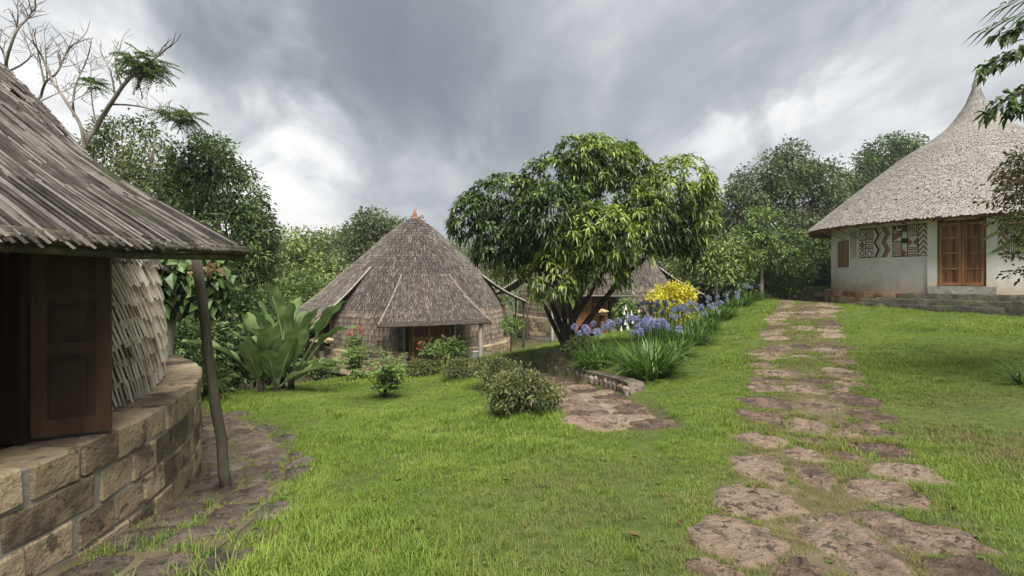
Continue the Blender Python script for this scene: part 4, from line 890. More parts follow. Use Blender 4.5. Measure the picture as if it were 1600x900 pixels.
def tree(name, label, cat, d, ub, lst, mat, bark, r0, clumps, per, cr, L, W, group=None, vb=None, zbase=None, fork=.45, **kw):
    clumps = int(clumps * .8); per = int(per * 1.25); kw.setdefault('clump_var', .42); kw.setdefault('shell', .7); L *= 1.12; W *= 1.15
    lobes = lobes_px(d, lst); b = atd(ub, d) if zbase is None else np.array([(ub - 800) / F * d, d, zbase])
    o = thing(name, label, cat, b, group); limbs(b, lobes, r0, fork).build('trunk', M[bark], o, True)
    tag(crown(lobes, clumps, per, cr, L, W, **kw).build('crown', M[mat], o), kind='stuff'); return o
def bush(name, label, cat, ctr, rx, ry, rz, mat, clumps, per, cr, L, W, group=None, stems=7, bark='bark', lob=6, **kw):
    c = np.array(ctr, float); o = thing(name, label, cat, c, group); lb = [(c[0], c[1], c[2] + rz, rx * .8, ry * .8, rz * .95)]
    for _ in range(lob):
        q = rdir(1, .5)[0]; lb.append((c[0] + q[0] * rx * .6, c[1] + q[1] * ry * .6, c[2] + rz * (1 + q[2] * .5), rx * .45, ry * .45, rz * .45))
    st = MB()
    for _ in range(stems):
        e = np.array([c[0] + rng.uniform(-.6, .6) * rx, c[1] + rng.uniform(-.6, .6) * ry, c[2] + rz * rng.uniform(1, 1.7)]); b = c + [rng.uniform(-.12, .12) * rx, rng.uniform(-.12, .12) * ry, -.05]
        tube(st, curve([b, (b + e) / 2 + rng.normal(0, .06, 3) * rx, e], 6), np.linspace(.02, .006, 6) * (1 + rx), 5)
    st.build('stems', M[bark], o, True); tag(crown(lb, clumps, per, cr, L, W, **kw).build('foliage', M[mat], o), kind='stuff'); return o

# mango tree
mb_base = P(884, 549, 11.5); mb_base[2] = gz(mb_base[0], mb_base[1])
ML = [(940, 262, 62, 48, .0), (868, 292, 62, 50, .2), (790, 318, 60, 46, .1), (742, 345, 40, 44, -.1), (800, 372, 66, 52, -.2), (870, 345, 70, 55, -.9), (955, 320, 78, 60, .2), (1058, 296, 58, 52, .0),
      (1082, 335, 36, 52, .1), (1042, 362, 52, 46, .2), (930, 368, 66, 46, -1.2), (985, 374, 52, 42, -.6), (866, 434, 38, 46, -1.0), (905, 385, 60, 42, -.7), (795, 415, 32, 26, .2), (830, 385, 50, 42, .0), (1005, 345, 50, 48, -.5), (905, 245, 40, 34, .1), (970, 262, 50, 36, .5), (940, 420, 42, 38, -.9), (1066, 375, 36, 38, .3)]
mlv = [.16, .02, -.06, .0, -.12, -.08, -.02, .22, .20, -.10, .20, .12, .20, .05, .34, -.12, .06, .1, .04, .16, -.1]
mlob = lobes_px(11.5, ML)
mango = thing('mango_tree', 'spreading mango tree with long drooping dark leaves above the stone steps', 'tree', mb_base)
mm_ = MB()
for pts, r0 in (([(886, 550, 0), (885, 530, 0), (872, 500, .0), (855, 455, -.1), (835, 410, .0), (800, 360, .1)], .16), ([(884, 549, 0), (884, 525, 0), (880, 480, -.3), (868, 440, -.6), (862, 405, -.8)], .13), ([(886, 549, 0), (892, 520, .1), (900, 480, .2), (918, 430, .2), (930, 370, .1), (940, 290, .0)], .17),
               ([(888, 549, 0), (905, 520, -.1), (935, 480, -.1), (975, 432, .0), (1020, 390, .1), (1058, 320, .1)], .15), ([(886, 549, 0), (895, 505, -.3), (925, 455, -.6), (945, 420, -.8), (965, 380, -.9)], .11), ([(884, 548, 0), (866, 510, .3), (846, 470, .4), (815, 430, .4), (760, 350, .1)], .10), ([(890, 540, .2), (893, 470, .7), (890, 400, .5), (880, 310, .2)], .10)):
    q = curve([P(u, v, 11.5 + o_) for u, v, o_ in pts], 18); q[0, 2] -= .15; tube(mm_, q, np.linspace(r0 * .64, r0 * .17, 18), 9, wob=.10)
    for _ in range(5):
        s_ = q[rng.integers(9, 17)]; l = mlob[rng.integers(len(mlob))]; e = np.array(l[:3]) + rdir(1)[0] * np.array(l[3:6]) * .7
        if np.linalg.norm(e - s_) < 1.8: tube(mm_, curve([s_, (s_ + e) / 2 + rng.normal(0, .08, 3), e], 6), np.linspace(r0 * .25, .01, 6), 5)
mm_.build('trunk', M['bark'], mango, True)
mc = MB()
for l, lv in zip(mlob, mlv):
    ar = 4 * PI * (l[3] * l[4] + l[4] * l[5] + l[3] * l[5]) / 3; c = int(ar / .036); d = rdir(c); keep = (d[:, 2] > -.75); d = d[keep]; c = len(d)
    ctr = np.array(l[:3]) + d * np.array(l[3:6]) * (rng.uniform(.55, 1.04, c) ** .5)[:, None]; per = 11; k = c * per
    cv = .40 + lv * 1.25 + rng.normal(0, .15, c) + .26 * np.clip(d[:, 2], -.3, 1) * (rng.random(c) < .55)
    ax = nrm(d + np.array([0, 0, .7])); t1 = nrm(np.cross(ax, rdir(c))); t2 = np.cross(ax, t1); ph = np.tile(np.arange(per) * 2.4, c) + rng.uniform(0, .5, k)
    el = rng.uniform(-.1, .9, k)[:, None]; ld = nrm((np.cos(ph)[:, None] * np.repeat(t1, per, 0) + np.sin(ph)[:, None] * np.repeat(t2, per, 0)) + np.repeat(ax, per, 0) * el + np.array([0, 0, -.12]))
    leaves(mc, np.repeat(ctr, per, 0) + rng.normal(0, .015, (k, 3)), ld, rdir(k, 1.4, .5), .215 * rng.uniform(.7, 1.2, k), .050 * rng.uniform(.8, 1.2, k), np.repeat(cv, per) + rng.normal(0, .07, k), .34, .10)
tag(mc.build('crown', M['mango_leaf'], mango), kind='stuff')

# background trees
tree('evergreen_tree', 'tall dense dark evergreen rising behind the near hut', 'tree', 15, 335, [(320, 262, 48, 42), (362, 300, 44, 46), (300, 320, 46, 50), (345, 360, 62, 55), (395, 365, 32, 45), (320, 430, 60, 60), (385, 430, 40, 55), (350, 500, 60, 50), (290, 400, 40, 60), (330, 235, 26, 20), (285, 285, 30, 40)], 'dark_leaf', 'bark', .28, 620, 34, .30, .17, .055, up=.7, var_lobe=[.12, .1, .1, .05, .05, 0, 0, -.05, 0, .15, .1])
tree('olive_tree', 'thin crowned olive green tree beside the bare branches', 'tree', 17, 205, [(195, 225, 42, 38), (235, 262, 34, 34), (170, 260, 34, 40), (215, 300, 50, 40), (255, 320, 30, 40), (240, 215, 14, 26)], 'olive_leaf', 'bark_grey', .16, 200, 26, .32, .15, .06, up=.4)
tree('light_green_tree', 'airy light green tree beyond the broad paddle leaves', 'tree', 28, 462, [(455, 385, 34, 26), (490, 395, 30, 28), (430, 410, 34, 34), (470, 430, 48, 34), (510, 430, 30, 30), (440, 460, 40, 40), (490, 470, 45, 40), (405, 430, 26, 50)], 'light_leaf', 'bark_grey', .2, 420, 24, .42, .24, .11, up=.5)
tree('round_tree', 'rounded grey green tree rising behind the roof of the lower hut', 'tree', 33, 585, [(580, 355, 26, 24), (600, 375, 36, 30), (560, 385, 30, 32), (625, 365, 18, 18), (590, 410, 50, 30), (545, 415, 30, 34), (640, 390, 22, 26), (655, 352, 8, 10)], 'grey_olive_leaf', 'bark', .3, 420, 26, .46, .25, .10, up=.5)
tree('feathery_tree', 'dark feathery tree between the light green and the rounded tree', 'tree', 36, 525, [(520, 385, 22, 24), (540, 400, 24, 26), (500, 405, 22, 30), (525, 430, 40, 34), (545, 370, 12, 12)], 'olive_leaf', 'bark', .25, 230, 24, .5, .28, .10, up=.4)
tree('valley_tree', 'low light green tree in the valley left of the lower hut', 'tree', 22, 470, [(480, 470, 40, 40), (440, 490, 40, 40), (500, 500, 36, 40), (460, 530, 50, 36), (410, 500, 36, 50)], 'fresh_leaf', 'bark', .14, 330, 26, .36, .20, .09, up=.6)
tree('pale_bush_tree', 'pale grey green scrub tree showing over the right slope of the lower hut', 'tree', 38, 745, [(720, 408, 34, 26), (760, 405, 34, 26), (790, 418, 30, 30), (740, 440, 60, 26), (700, 400, 20, 14), (820, 440, 40, 40), (870, 450, 40, 36)], 'pale_leaf', 'bark_grey', .2, 420, 24, .5, .24, .07, up=.4)
tree('big_tree', 'large rounded grey green tree standing beside the whitewashed hut', 'tree', 28, 1240, [(1225, 275, 40, 38), (1270, 290, 38, 36), (1180, 300, 40, 36), (1240, 320, 62, 46), (1290, 335, 36, 40), (1160, 335, 34, 36), (1210, 370, 64, 50), (1275, 390, 46, 56), (1300, 285, 20, 18), (1240, 245, 20, 18), (1215, 420, 70, 40), (1165, 385, 34, 40), (1285, 430, 44, 34)], 'grey_olive_leaf', 'bark', .34, 900, 32, .44, .23, .085, up=.6, clump_var=.3)
tree('slope_tree', 'mid green tree seen behind the right side of the mango crown', 'tree', 30, 1110, [(1100, 330, 28, 34), (1125, 360, 30, 34), (1085, 380, 34, 40), (1120, 410, 40, 36), (1070, 420, 40, 34)], 'olive_leaf', 'bark', .24, 380, 26, .44, .23, .09, up=.6)
tree('layered_tree', 'slender tree with thin pale trunk and layered light foliage beside the path', 'tree', 20, 1190, [(1190, 345, 30, 16), (1165, 372, 36, 14), (1212, 372, 34, 14), (1190, 395, 46, 13), (1150, 402, 30, 12), (1228, 404, 26, 12), (1185, 420, 40, 12)], 'fresh_leaf', 'bark_grey', .07, 230, 24, .30, .17, .06, up=.9, flat=.6, fork=.75)
tree('leaning_tree', 'small light green tree with a leaning trunk behind the blue flowers', 'tree', 18, 1118, [(1120, 385, 32, 16), (1095, 402, 34, 16), (1145, 405, 30, 16), (1120, 418, 44, 14), (1075, 415, 20, 14)], 'light_leaf', 'bark_grey', .07, 190, 24, .30, .16, .065, up=.8, fork=.7)
tree('hill_tree', 'dark tree top rising beyond the roof of the whitewashed hut', 'tree', 42, 1385, [(1390, 235, 26, 20), (1415, 228, 20, 16), (1360, 258, 26, 20), (1395, 265, 40, 28), (1340, 285, 20, 16), (1420, 270, 40, 40), (1370, 310, 50, 40)], 'dark_leaf', 'bark', .35, 420, 26, .55, .30, .12, up=.6, var_lobe=[.12] * 7)
tree('side_tree', 'broad green tree filling the gap beside the whitewashed wall', 'tree', 25, 1285, [(1270, 405, 30, 36), (1300, 400, 26, 34), (1245, 425, 34, 28), (1300, 440, 26, 24)], 'dark_leaf', 'bark', .15, 300, 26, .36, .19, .075, up=.6, var_lobe=[.1] * 4)
for i, (u, v, a, b, d, mt_, lb) in enumerate((
        (300, 545, 55, 50, 11, 'dark_leaf', 'dark glossy bush behind the leaning canopy post'), (365, 510, 40, 60, 12.5, 'dark_leaf', 'dark green bush left of the broad paddle leaves'), (255, 500, 40, 60, 12, 'dark_leaf', 'shadowed bush behind the stone plinth of the near hut'),
        (420, 560, 40, 45, 14, 'big_leaf', 'leafy green bush behind the paddle leaved plant'), (1160, 440, 40, 24, 24, 'fresh_leaf', 'fresh green bush at the foot of the big tree'), (1215, 436, 26, 15, 21, 'fresh_leaf', 'rounded leafy bush dotted with a few pale blue blooms'),
        (1110, 446, 40, 24, 26, 'dark_leaf', 'dark bush behind the hut hidden by the mango'), (1265, 438, 30, 18, 27, 'dark_leaf', 'dark bush near the top of the stone path'), (640, 420, 60, 40, 44, 'light_leaf', 'light green thicket far behind the lower hut'), (860, 420, 60, 40, 45, 'olive_leaf', 'olive thicket behind the mango trunk'),
        (1010, 420, 60, 34, 40, 'olive_leaf', 'olive thicket behind the half hidden hut'), (210, 440, 50, 60, 20, 'olive_leaf', 'olive bush in the valley behind the near hut'), (540, 440, 60, 40, 38, 'light_leaf', 'light green thicket between the valley trees'))):
    c = P(u, v + b, d); c[2] = min(c[2], gz(c[0], c[1]) + .1) if d < 30 else c[2]; rz = (P(u, v - b, d)[2] - c[2]) / 2
    bush('bush', lb, 'bush', c, a * d / F, a * d / F, max(rz, .3), mt_, 130 + int(60 * a * b / 2000), 26, .014 * d + .06, .009 * d + .06, .0045 * d + .025, 'bushes around the huts', up=.6)

# bare trees
def bare(label, d, lines, leafs, zb, group):
    b = P(*lines[0][0], d); g0 = gz(b[0], b[1]); o = thing('bare_tree', label, 'tree', (b[0], b[1], g0), group); mb = MB()
    for li, (ln, r0) in enumerate(zip(lines, zb)):
        pts = [P(u, v, d + (.25 * math.sin(i * 1.7 + li) if i else 0)) for i, (u, v) in enumerate(ln)]
        if li == 0: pts = [np.array([b[0], b[1], g0 - .1]), (b + np.array([b[0], b[1], g0])) / 2] + pts
        q = curve(pts, 7 * len(pts)); tube(mb, q, np.linspace(r0, r0 * .25, len(q)), 7, wob=.06)
        for _ in range(5 + 2 * len(ln)):
            i = rng.integers(len(q) // 3 if li else len(q) * 2 // 3, len(q)); dr = nrm(np.array([rng.normal(0, .8), rng.normal(0, .6), rng.uniform(.4, 1.4)])); L_ = rng.uniform(.25, .85)
            e = q[i] + dr * L_; tube(mb, curve([q[i], q[i] + dr * L_ * .5 + rng.normal(0, .05, 3), e], 6), np.linspace(r0 * .24, .006, 6), 5)
            if rng.random() < .6: tube(mb, [q[i] + dr * L_ * .5, q[i] + dr * L_ * .5 + nrm(dr + rng.normal(0, .5, 3)) * L_ * .45], [r0 * .13, .005], 4)
    mb.build('trunk', M['bark_grey'], o, True)
    if leafs:
        fm = MB()
        for (u, v, ru, rv, cnt) in leafs:
            c0 = P(u, v, d); rr = ru * d / F
            for _ in range(cnt):
                st = c0 + rdir(1)[0] * np.array([rr, rr, rv * d / F]) * .55; dr = nrm(np.array([rng.normal(.25, .9), rng.normal(0, .9), rng.normal(-.05, .35)])); n_ = 15; L_ = rng.uniform(.4, .62); tt = np.linspace(.1, 1, n_)
                rc = st + dr * (tt * L_)[:, None] - np.array([0, 0, 1]) * (tt ** 2 * .18)[:, None]; sd_ = nrm(np.cross(dr, [0, 0, 1.])); tube(fm, rc[::3], .005, 4, var=.4)
                for s_ in (-1, 1): leaves(fm, rc, nrm(np.tile(sd_ * s_ + dr * .35, (n_, 1)) + rng.normal(0, .12, (n_, 3))), rdir(n_, 2, .4), (.16 - .07 * tt), .035, rng.normal(.5, .2, n_), .25)
        tag(fm.build('fronds', M['fresh_leaf'], o), kind='stuff')
    return o
bare('nearly bare grey tree with a few feathery leaf tufts above the near roof', 13.5, [[(128, 250), (150, 200), (178, 155), (200, 125), (235, 97), (262, 74)], [(168, 163), (200, 164), (235, 170), (262, 183), (285, 186)], [(132, 232), (125, 195), (98, 150), (80, 122), (66, 90), (50, 62)], [(116, 182), (114, 160), (120, 128), (135, 95), (143, 65)], [(180, 150), (172, 110), (160, 88)], [(190, 135), (180, 100), (188, 72)], [(150, 195), (143, 150), (142, 90)]],
     [(222, 100, 40, 24, 95), (280, 181, 34, 14, 55), (142, 130, 18, 10, 16)], [.095, .03, .05, .035, .03, .03, .022], 'bare trees behind the near hut')
bare('leafless grey tree with forked upright twigs over the roof slope', 14.5, [[(56, 185), (64, 150), (72, 128), (90, 112), (108, 75), (130, 63)], [(70, 132), (62, 95), (52, 45)], [(74, 128), (72, 95), (70, 60)], [(60, 160), (85, 148), (105, 140)]], None, [.055, .03, .025, .02], 'bare trees behind the near hut')
bare('leafless grey tree whose longest bough bends outward over the roof top', 14, [[(14, 150), (12, 120), (10, 95), (25, 50), (40, 32), (57, 10)], [(11, 105), (4, 80), (-8, 60)], [(16, 110), (35, 100), (48, 85), (38, 60)], [(26, 48), (28, 20), (22, 0)]], None, [.07, .035, .03, .025], 'bare trees behind the near hut')

# broad leaved shrub by the near hut
bl = thing('broadleaf_shrub', 'shrub with large round leaves and a crooked trunk behind the near hut', 'shrub', atd(262, 7.6)); q0 = atd(262, 7.6)
tube(MB(), curve([q0 - [0, 0, .1], P(262, 520, 7.6), P(276, 490, 7.6), P(258, 465, 7.7), P(262, 440, 7.6)], 16), np.linspace(.09, .06, 16), 8, wob=.2).build('trunk', M['bark_grey'], bl, True)
cb = MB()
for (u, v, ru, rv) in ((290, 420, 55, 36), (330, 430, 30, 40), (270, 455, 34, 30), (320, 470, 24, 22), (245, 410, 30, 30)):
    k = 150; d = rdir(k); p = P(u, v, 7.6) + d * np.array([ru, ru, rv]) * 7.6 / F * rng.uniform(.4, 1, (k, 1)); leaves(cb, p, nrm(d * .6 + rng.normal(0, .4, (k, 3)) + [0, 0, -.5]), nrm(d + rdir(k, .6, .4)), .20 * rng.uniform(.7, 1.25, k), .17 * rng.uniform(.7, 1.2, k), rng.normal(.5, .24, k), .25)
tag(cb.build('foliage', M['big_leaf'], bl), kind='stuff')
for (u, v) in ((303, 424), (322, 417), (336, 421)):
    k = 5; leaves(MB(), np.tile(P(u, v, 7.1), (k, 1)), rdir(k, -.5), rdir(k, .4), .16, .13, rng.uniform(.4, .9, k), .3).build('withered_leaf', M['brown_leaf'], bl)
bush('fern_bush', 'low bright leafy bush against the stone plinth beyond the post', 'bush', atd(312, 8.3), .45, .4, .28, 'fresh_leaf', 60, 16, .14, .2, .06, up=.8)

# paddle leaved plants
def paddle(name, parent, base, tip_dir, L, W, pet, droop, mat, seed, tear=False):
    r = np.random.default_rng(seed); d = nrm(np.array(tip_dir, float)); h = nrm(np.array([d[0], d[1], 0.]) + 1e-6); sd_ = nrm(np.cross(d, [0, 0, 1.])); mb = MB(); b = np.array(base, float)
    n = 13; tt = np.linspace(0, 1, n); ax = b + d * (pet + tt * L)[:, None] + h * (droop * L * tt ** 2)[:, None] - np.array([0, 0, 1]) * (droop * L * 1.1 * tt ** 2.2)[:, None]
    tg_ = nrm(np.gradient(ax, axis=0)); nm = np.cross(sd_, tg_); wd = W * np.clip(np.sin(PI * np.clip(tt * .93 + .05, 0, 1)) ** .55, .02, 1); cols = np.array([-1, -.55, -.04, .04, .55, 1]); wave = .03 * np.sin(tt * 14 + seed)
    V = ax[:, None] + sd_ * (cols[None, :, None] * wd[:, None, None] * .5) + nm[:, None] * ((np.abs(cols) ** 1.3)[None, :, None] * wd[:, None, None] * .16 + (np.sign(cols) * np.abs(cols))[None, :, None] * wave[:, None, None])
    i = np.arange(n - 1)[:, None] * 6 + np.arange(5)[None]; Q = np.stack([i, i + 1, i + 7, i + 6], -1).reshape(-1, 4); vv = np.clip(r.normal(.5, .16) + np.where(np.tile(np.arange(5) == 2, n - 1), .35, 0) + r.normal(0, .04, len(Q)), 0, 1.1)
    mb.add(V.reshape(-1, 3), Q, var=vv); tube(mb, [b, b + d * pet * .5, b + d * pet, ax[3], ax[7]], [.03, .022, .018, .014, .007], 6, var=.75); return mb.build(name, mat, parent, True)
for (u, d, cnt, H, lb, sd_) in ((440, 10.4, 13, 1.2, 'tall paddle leaved plant whose upper leaves overlap the hut roof', 1), (408, 10.1, 12, .9, 'paddle leaved plant with broad upright leaves at the lawn edge', 2), (432, 9.9, 10, .5, 'low paddle leaved plant fanning over the lawn edge', 3)):
    b = atd(u, d); o = thing('paddle_plant', lb, 'plant', b, 'paddle leaved plants'); r = np.random.default_rng(sd_)
    tube(MB(), [b - [0, 0, .1], b + [0, 0, H * .35]], [.09, .06], 8).build('stalk', M['bark'], o)
    for j in range(cnt):
        ph = j * 2.4 + sd_; el = r.uniform(.65, 1.35) if j > 3 else r.uniform(1.2, 1.5); v = (math.cos(ph) * math.cos(el), math.sin(ph) * math.cos(el) * .8, math.sin(el)); f_ = r.uniform(.8, 1.15)
        paddle('leaf', o, b + [0, 0, H * r.uniform(.1, .35)], v, 1.02 * f_ * (H ** .25), .44 * f_, H * .58 * r.uniform(.5, 1.1), r.uniform(.03, .16) + (.12 if el < .8 else 0), M['banana_leaf'], j + 50 * sd_)
b = atd(455, 10.3); o = thing('paddle_plant', 'paddle leaved plant with a torn leaf reaching toward the straw lantern', 'plant', b, 'paddle leaved plants'); tube(MB(), [b - [0, 0, .1], b + [0, 0, .5]], [.08, .05], 8).build('stalk', M['bark'], o)
for j, (v, pet, L_) in enumerate((((.62, -.1, .75), 1.0, .75), ((.55, -.2, .85), 1.25, .85), ((-.1, -.2, 1.), 1.35, .8), ((.3, -.4, .8), .7, .7), ((.85, -.3, .45), .6, .6), ((-.5, -.5, .8), .8, .75))): paddle('leaf', o, b + [0, 0, .2], v, L_ * 1.15, .42, pet, .12 if j else .3, M['banana_leaf'], 400 + j)

# agapanthus
HEADM = {}
def head_mesh(key, mat, r):
    if key not in HEADM:
        mb = MB(); k = 46; d = rdir(k, .25); leaves(mb, d * r * .25, d, rdir(k), r * .85, r * .30, rng.normal(.5, .22, k), .12); leaves(mb, d * r * .8, nrm(d + rng.normal(0, .6, (k, 3))), rdir(k), r * .4, r * .24, rng.normal(.62, .22, k), .1); HEADM[key] = mb.mesh('flower_head', mat)
    return HEADM[key]
def agapanthus(label, ctr, rad, blades, L, heads, mat, sh, lean=(0, 0), wdt=.026):
    c = np.array([ctr[0], ctr[1], gz(ctr[0], ctr[1])]); o = thing('agapanthus', label, 'flowers', c, 'agapanthus clumps by the lawn'); mb = MB(); k = blades
    ph = rng.uniform(0, 2 * PI, k); rr = rad * .55 * np.sqrt(rng.random(k)); bx = c[0] + rr * np.cos(ph); by = c[1] + rr * np.sin(ph); bz = ground(bx, by) - .02
    ph2 = ph + rng.normal(0, .6, k); el = np.clip(rng.normal(1.0, .28, k), .3, 1.5); n = 7; tt = np.linspace(0, 1, n); Ln = L * rng.uniform(.6, 1.2, k); arch = rng.uniform(.15, .75, k)
    hx = np.cos(ph2); hy = np.sin(ph2); out = Ln[:, None] * (tt * np.cos(el)[:, None] + arch[:, None] * .45 * tt ** 2.3); hh = Ln[:, None] * (tt * np.sin(el)[:, None] - arch[:, None] * .62 * tt ** 2.6)
    ax = np.stack([bx[:, None] + hx[:, None] * out, by[:, None] + hy[:, None] * out, bz[:, None] + np.maximum(hh, .02 * tt)], -1); sd_ = np.stack([-hy, hx, 0 * hx], -1); wd = wdt * rng.uniform(.7, 1.2, k)[:, None] * np.array([.8, 1, 1, .95, .8, .5, .05])[None]
    A = ax - sd_[:, None] * wd[..., None] * .5; Bv = ax + sd_[:, None] * wd[..., None] * .5; V = np.stack([A, Bv], 2).reshape(-1, 3); o_ = (np.arange(k) * n * 2)[:, None] + np.arange(n - 1)[None] * 2
    Q = np.stack([o_, o_ + 1, o_ + 3, o_ + 2], -1).reshape(-1, 4); mb.add(V, Q, var=np.repeat(np.clip(rng.normal(.45, .22, k), 0, 1.1), n - 1)); tag(mb.build('leaf_blades', M['strap_leaf'], o, True), kind='stuff')
    for j in range(heads):
        a = rng.uniform(0, 2 * PI); r_ = rad * .8 * math.sqrt(rng.random()); bx_, by_ = c[0] + r_ * math.cos(a), c[1] + r_ * math.sin(a); h = sh * rng.uniform(.8, 1.12); bz_ = gz(bx_, by_)
        e = np.array([bx_ + lean[0] + rng.normal(0, .06), by_ + lean[1] + rng.normal(0, .06), bz_ + h]); tube(MB(), curve([(bx_, by_, bz_ - .02), ((bx_ + e[0]) / 2, (by_ + e[1]) / 2, bz_ + h * .55), e], 5), .007, 5).build('flower_stalk', M['strap_leaf'], o)
        put('flower_head', head_mesh(mat, M[mat], .066), o, e, (rng.uniform(-.4, .4), rng.uniform(-.4, .4), rng.uniform(0, 6)), (rng.uniform(.8, 1.25),) * 3)
agapanthus('large arching clump of strap leaves at the end of the retaining wall', P(1015, 590, 8.6)[:2], .5, 330, .85, 0, 'blue_petal', .8, wdt=.03)
agapanthus('strap leaved clump in violet blue bloom between the mango and the large clump', (1.75, 9.9), .6, 260, .6, 14, 'blue_petal', .78)
agapanthus('violet blue bloom heads crowding behind the large strap leaved clump', (2.62, 9.6), .5, 260, .62, 16, 'blue_petal', .82)
agapanthus('strap leaved clump with violet blue heads leaning to the lawn', (3.35, 10.0), .4, 200, .6, 6, 'blue_petal', .75)
agapanthus('long leafy clump under pale blue heads beside the lawn', (4.3, 12.0), .8, 420, .62, 16, 'pale_blue_petal', .82)
agapanthus('pale blue flowering clump in front of the yellow shrub', (3.9, 13.2), .8, 420, .65, 22, 'pale_blue_petal', .95)
agapanthus('pale blue flowering clump beyond the yellow shrub', (5.2, 13.6), .8, 420, .62, 22, 'pale_blue_petal', .82)
agapanthus('sparsely flowering strap leaved clump beside the path edge', (6.6, 15.5), .7, 360, .6, 8, 'pale_blue_petal', .75)
agapanthus('green strap leaved clump near the top of the path edge', (8.2, 17.6), .7, 360, .6, 4, 'pale_blue_petal', .7)
agapanthus('farthest strap leaved clump below the big tree', (9.6, 19.6), .7, 360, .6, 3, 'pale_blue_petal', .7)

# shrubs on the lawn and in the beds
yb = atd(1050, 15.2); bush('yellow_shrub', 'golden yellow leaved shrub behind the blue flowers', 'shrub', yb, .82, .7, .72, 'yellow_leaf', 150, 26, .2, .13, .06, bark='bark_grey', up=.7, stems=9)
bush('hedge_bush', 'rounded small leaved bush beside the sunken steps', 'bush', gp(820, 648), .52, .48, .30, 'shrub_leaf', 210, 26, .085, .062, .026, 'small leaved bushes on the lawn', lob=9, up=.6, clump_var=.35)
for (u, v, rx, rz, lb) in ((775, 606, .6, .26, 'small leaved bush behind the rounded bush'), (722, 590, .55, .2, 'low spreading bush at the far edge of the lawn'), (660, 585, .45, .16, 'low bush in front of the hut door'), (912, 556, .42, .2, 'fine leaved bush at the mango foot')):
    bush('hedge_bush', lb, 'bush', gp(u, v), rx, .5, rz, 'shrub_leaf' if u < 840 else 'olive_leaf', 130, 26, .10, .07, .028, 'small leaved bushes on the lawn', up=.6, clump_var=.35)
def rose(u, d, H, rad, nst, flowers, lb, twig=.012):
    b = atd(u, d); o = thing('flowering_shrub', lb, 'shrub', b, 'sparse flowering shrubs on the lawn'); st = MB(); lf = MB(); tips = []
    for j in range(nst):
        a = rng.uniform(0, 2 * PI); r_ = rad * rng.uniform(.3, 1); e = b + np.array([r_ * math.cos(a), r_ * math.sin(a), H * rng.uniform(.55, 1)]); q = curve([b + [rng.normal(0, .04), rng.normal(0, .04), -.04], b * .5 + e * .5 + rng.normal(0, .05, 3) + [0, 0, .08], e], 10); tube(st, q, np.linspace(twig, .004, 10), 5); tips.append(e)
        for i in range(3, 10):
            for _ in range(2):
                dr = nrm(rng.normal(0, 1, 3) * [1, 1, .5]); L_ = .20; tt = np.linspace(.25, 1, 5); rc = q[i] + dr * (tt * L_)[:, None]; sd_ = nrm(np.cross(dr, [0, 0, 1.]))
                for s_ in (-1, 1): leaves(lf, rc, nrm(np.tile(sd_ * s_ + dr * .6, (5, 1))), rdir(5, 2, .5), .085, .042, rng.normal(.55, .2, 5), .2)
    st.build('stems', M['bark'], o, True); tag(lf.build('foliage', M['fresh_leaf'], o), kind='stuff')
    for (fu, fv) in flowers:
        p = P(fu, fv, d); k = 26; mb = MB(); leaves(mb, np.tile(p, (k, 1)) + rng.normal(0, .02, (k, 3)), rdir(k, .5), rdir(k), .05, .035, rng.normal(.5, .25, k), .1); mb.build('flower', M['red_petal'], o)
        tube(MB(), curve([b, (b + p) / 2 + [.05, 0, .05], p], 8), np.linspace(.01, .004, 8), 5).build('flower_stem', M['strap_leaf'], o)
rose(600, 9.2, .8, .5, 9, [], 'sparse shrub of fine compound leaves standing on the open lawn')
rose(560, 12.2, .85, .6, 9, [], 'light green shrub in front of the lower hut wall')
rose(556, 14.2, 1.35, .35, 9, [(555, 512), (561, 512), (549, 522), (546, 523), (565, 518)], 'tall thin shrub topped with coral red blooms by the hut wall')
rose(672, 13.6, .7, .45, 6, [(655, 537), (659, 543), (653, 545)], 'leafy shrub with one coral bloom before the hut door')
rose(500, 12.8, .65, .6, 9, [], 'low leafy shrub at the foot of the left plinth')
# white flowering plant, sapling
ap = atd(978, 19.0); rz_ = bush('trumpet_plant', 'bush hung with white trumpet blooms in front of the half hidden hut', 'bush', ap, .45, .4, .62, 'fresh_leaf', 60, 18, .2, .2, .08)
for j in range(10):
    p = P(981 + rng.normal(0, 5), 487 + rng.uniform(-20, 22), 18.4); tube(MB(), [p, p - [0, 0, .10], p - [0, 0, .2]], [.015, .025, .06], 7).build('trumpet_bloom', M['white_petal'], rz_)
def sapling(u, d, H, lb, mat='fresh_leaf', cr=.42):
    b = atd(u, d); o = thing('sapling', lb, 'tree', b, 'saplings between the huts'); tube(MB(), curve([b - [0, 0, .1], b + [.04, 0, H * .5], b + [0, 0, H]], 8), np.linspace(.04, .02, 8), 7).build('trunk', M['pole'], o, True)
    tag(crown([(b[0], b[1], b[2] + H, cr, cr, cr * .7), (b[0] + .2, b[1], b[2] + H + .1, cr * .6, cr * .6, cr * .5)], 40, 18, .16, .12, .06).build('crown', M[mat], o), kind='stuff')
sapling(797, 18.6, 1.05, 'small leafy sapling beside the canopy posts of the lower hut'); sapling(700, 12.2, .5, 'tiny sapling on the lawn edge before the hut', cr=.25)
for (u, d, H, lb) in ((838, 24, 1.7, 'grey fence stake beside the lower path'), (852, 24.6, 1.5, 'second grey fence stake behind the mango'), (824, 23, 1.9, 'thin dark stake next to the canopy tip')):
    b = atd(u, d); o = pole('fence_stake', None, b - [0, 0, .15], b + [0, 0, H], .045, .04, M['pole']); tag(o, lb, 'stake', 'stakes between the huts')

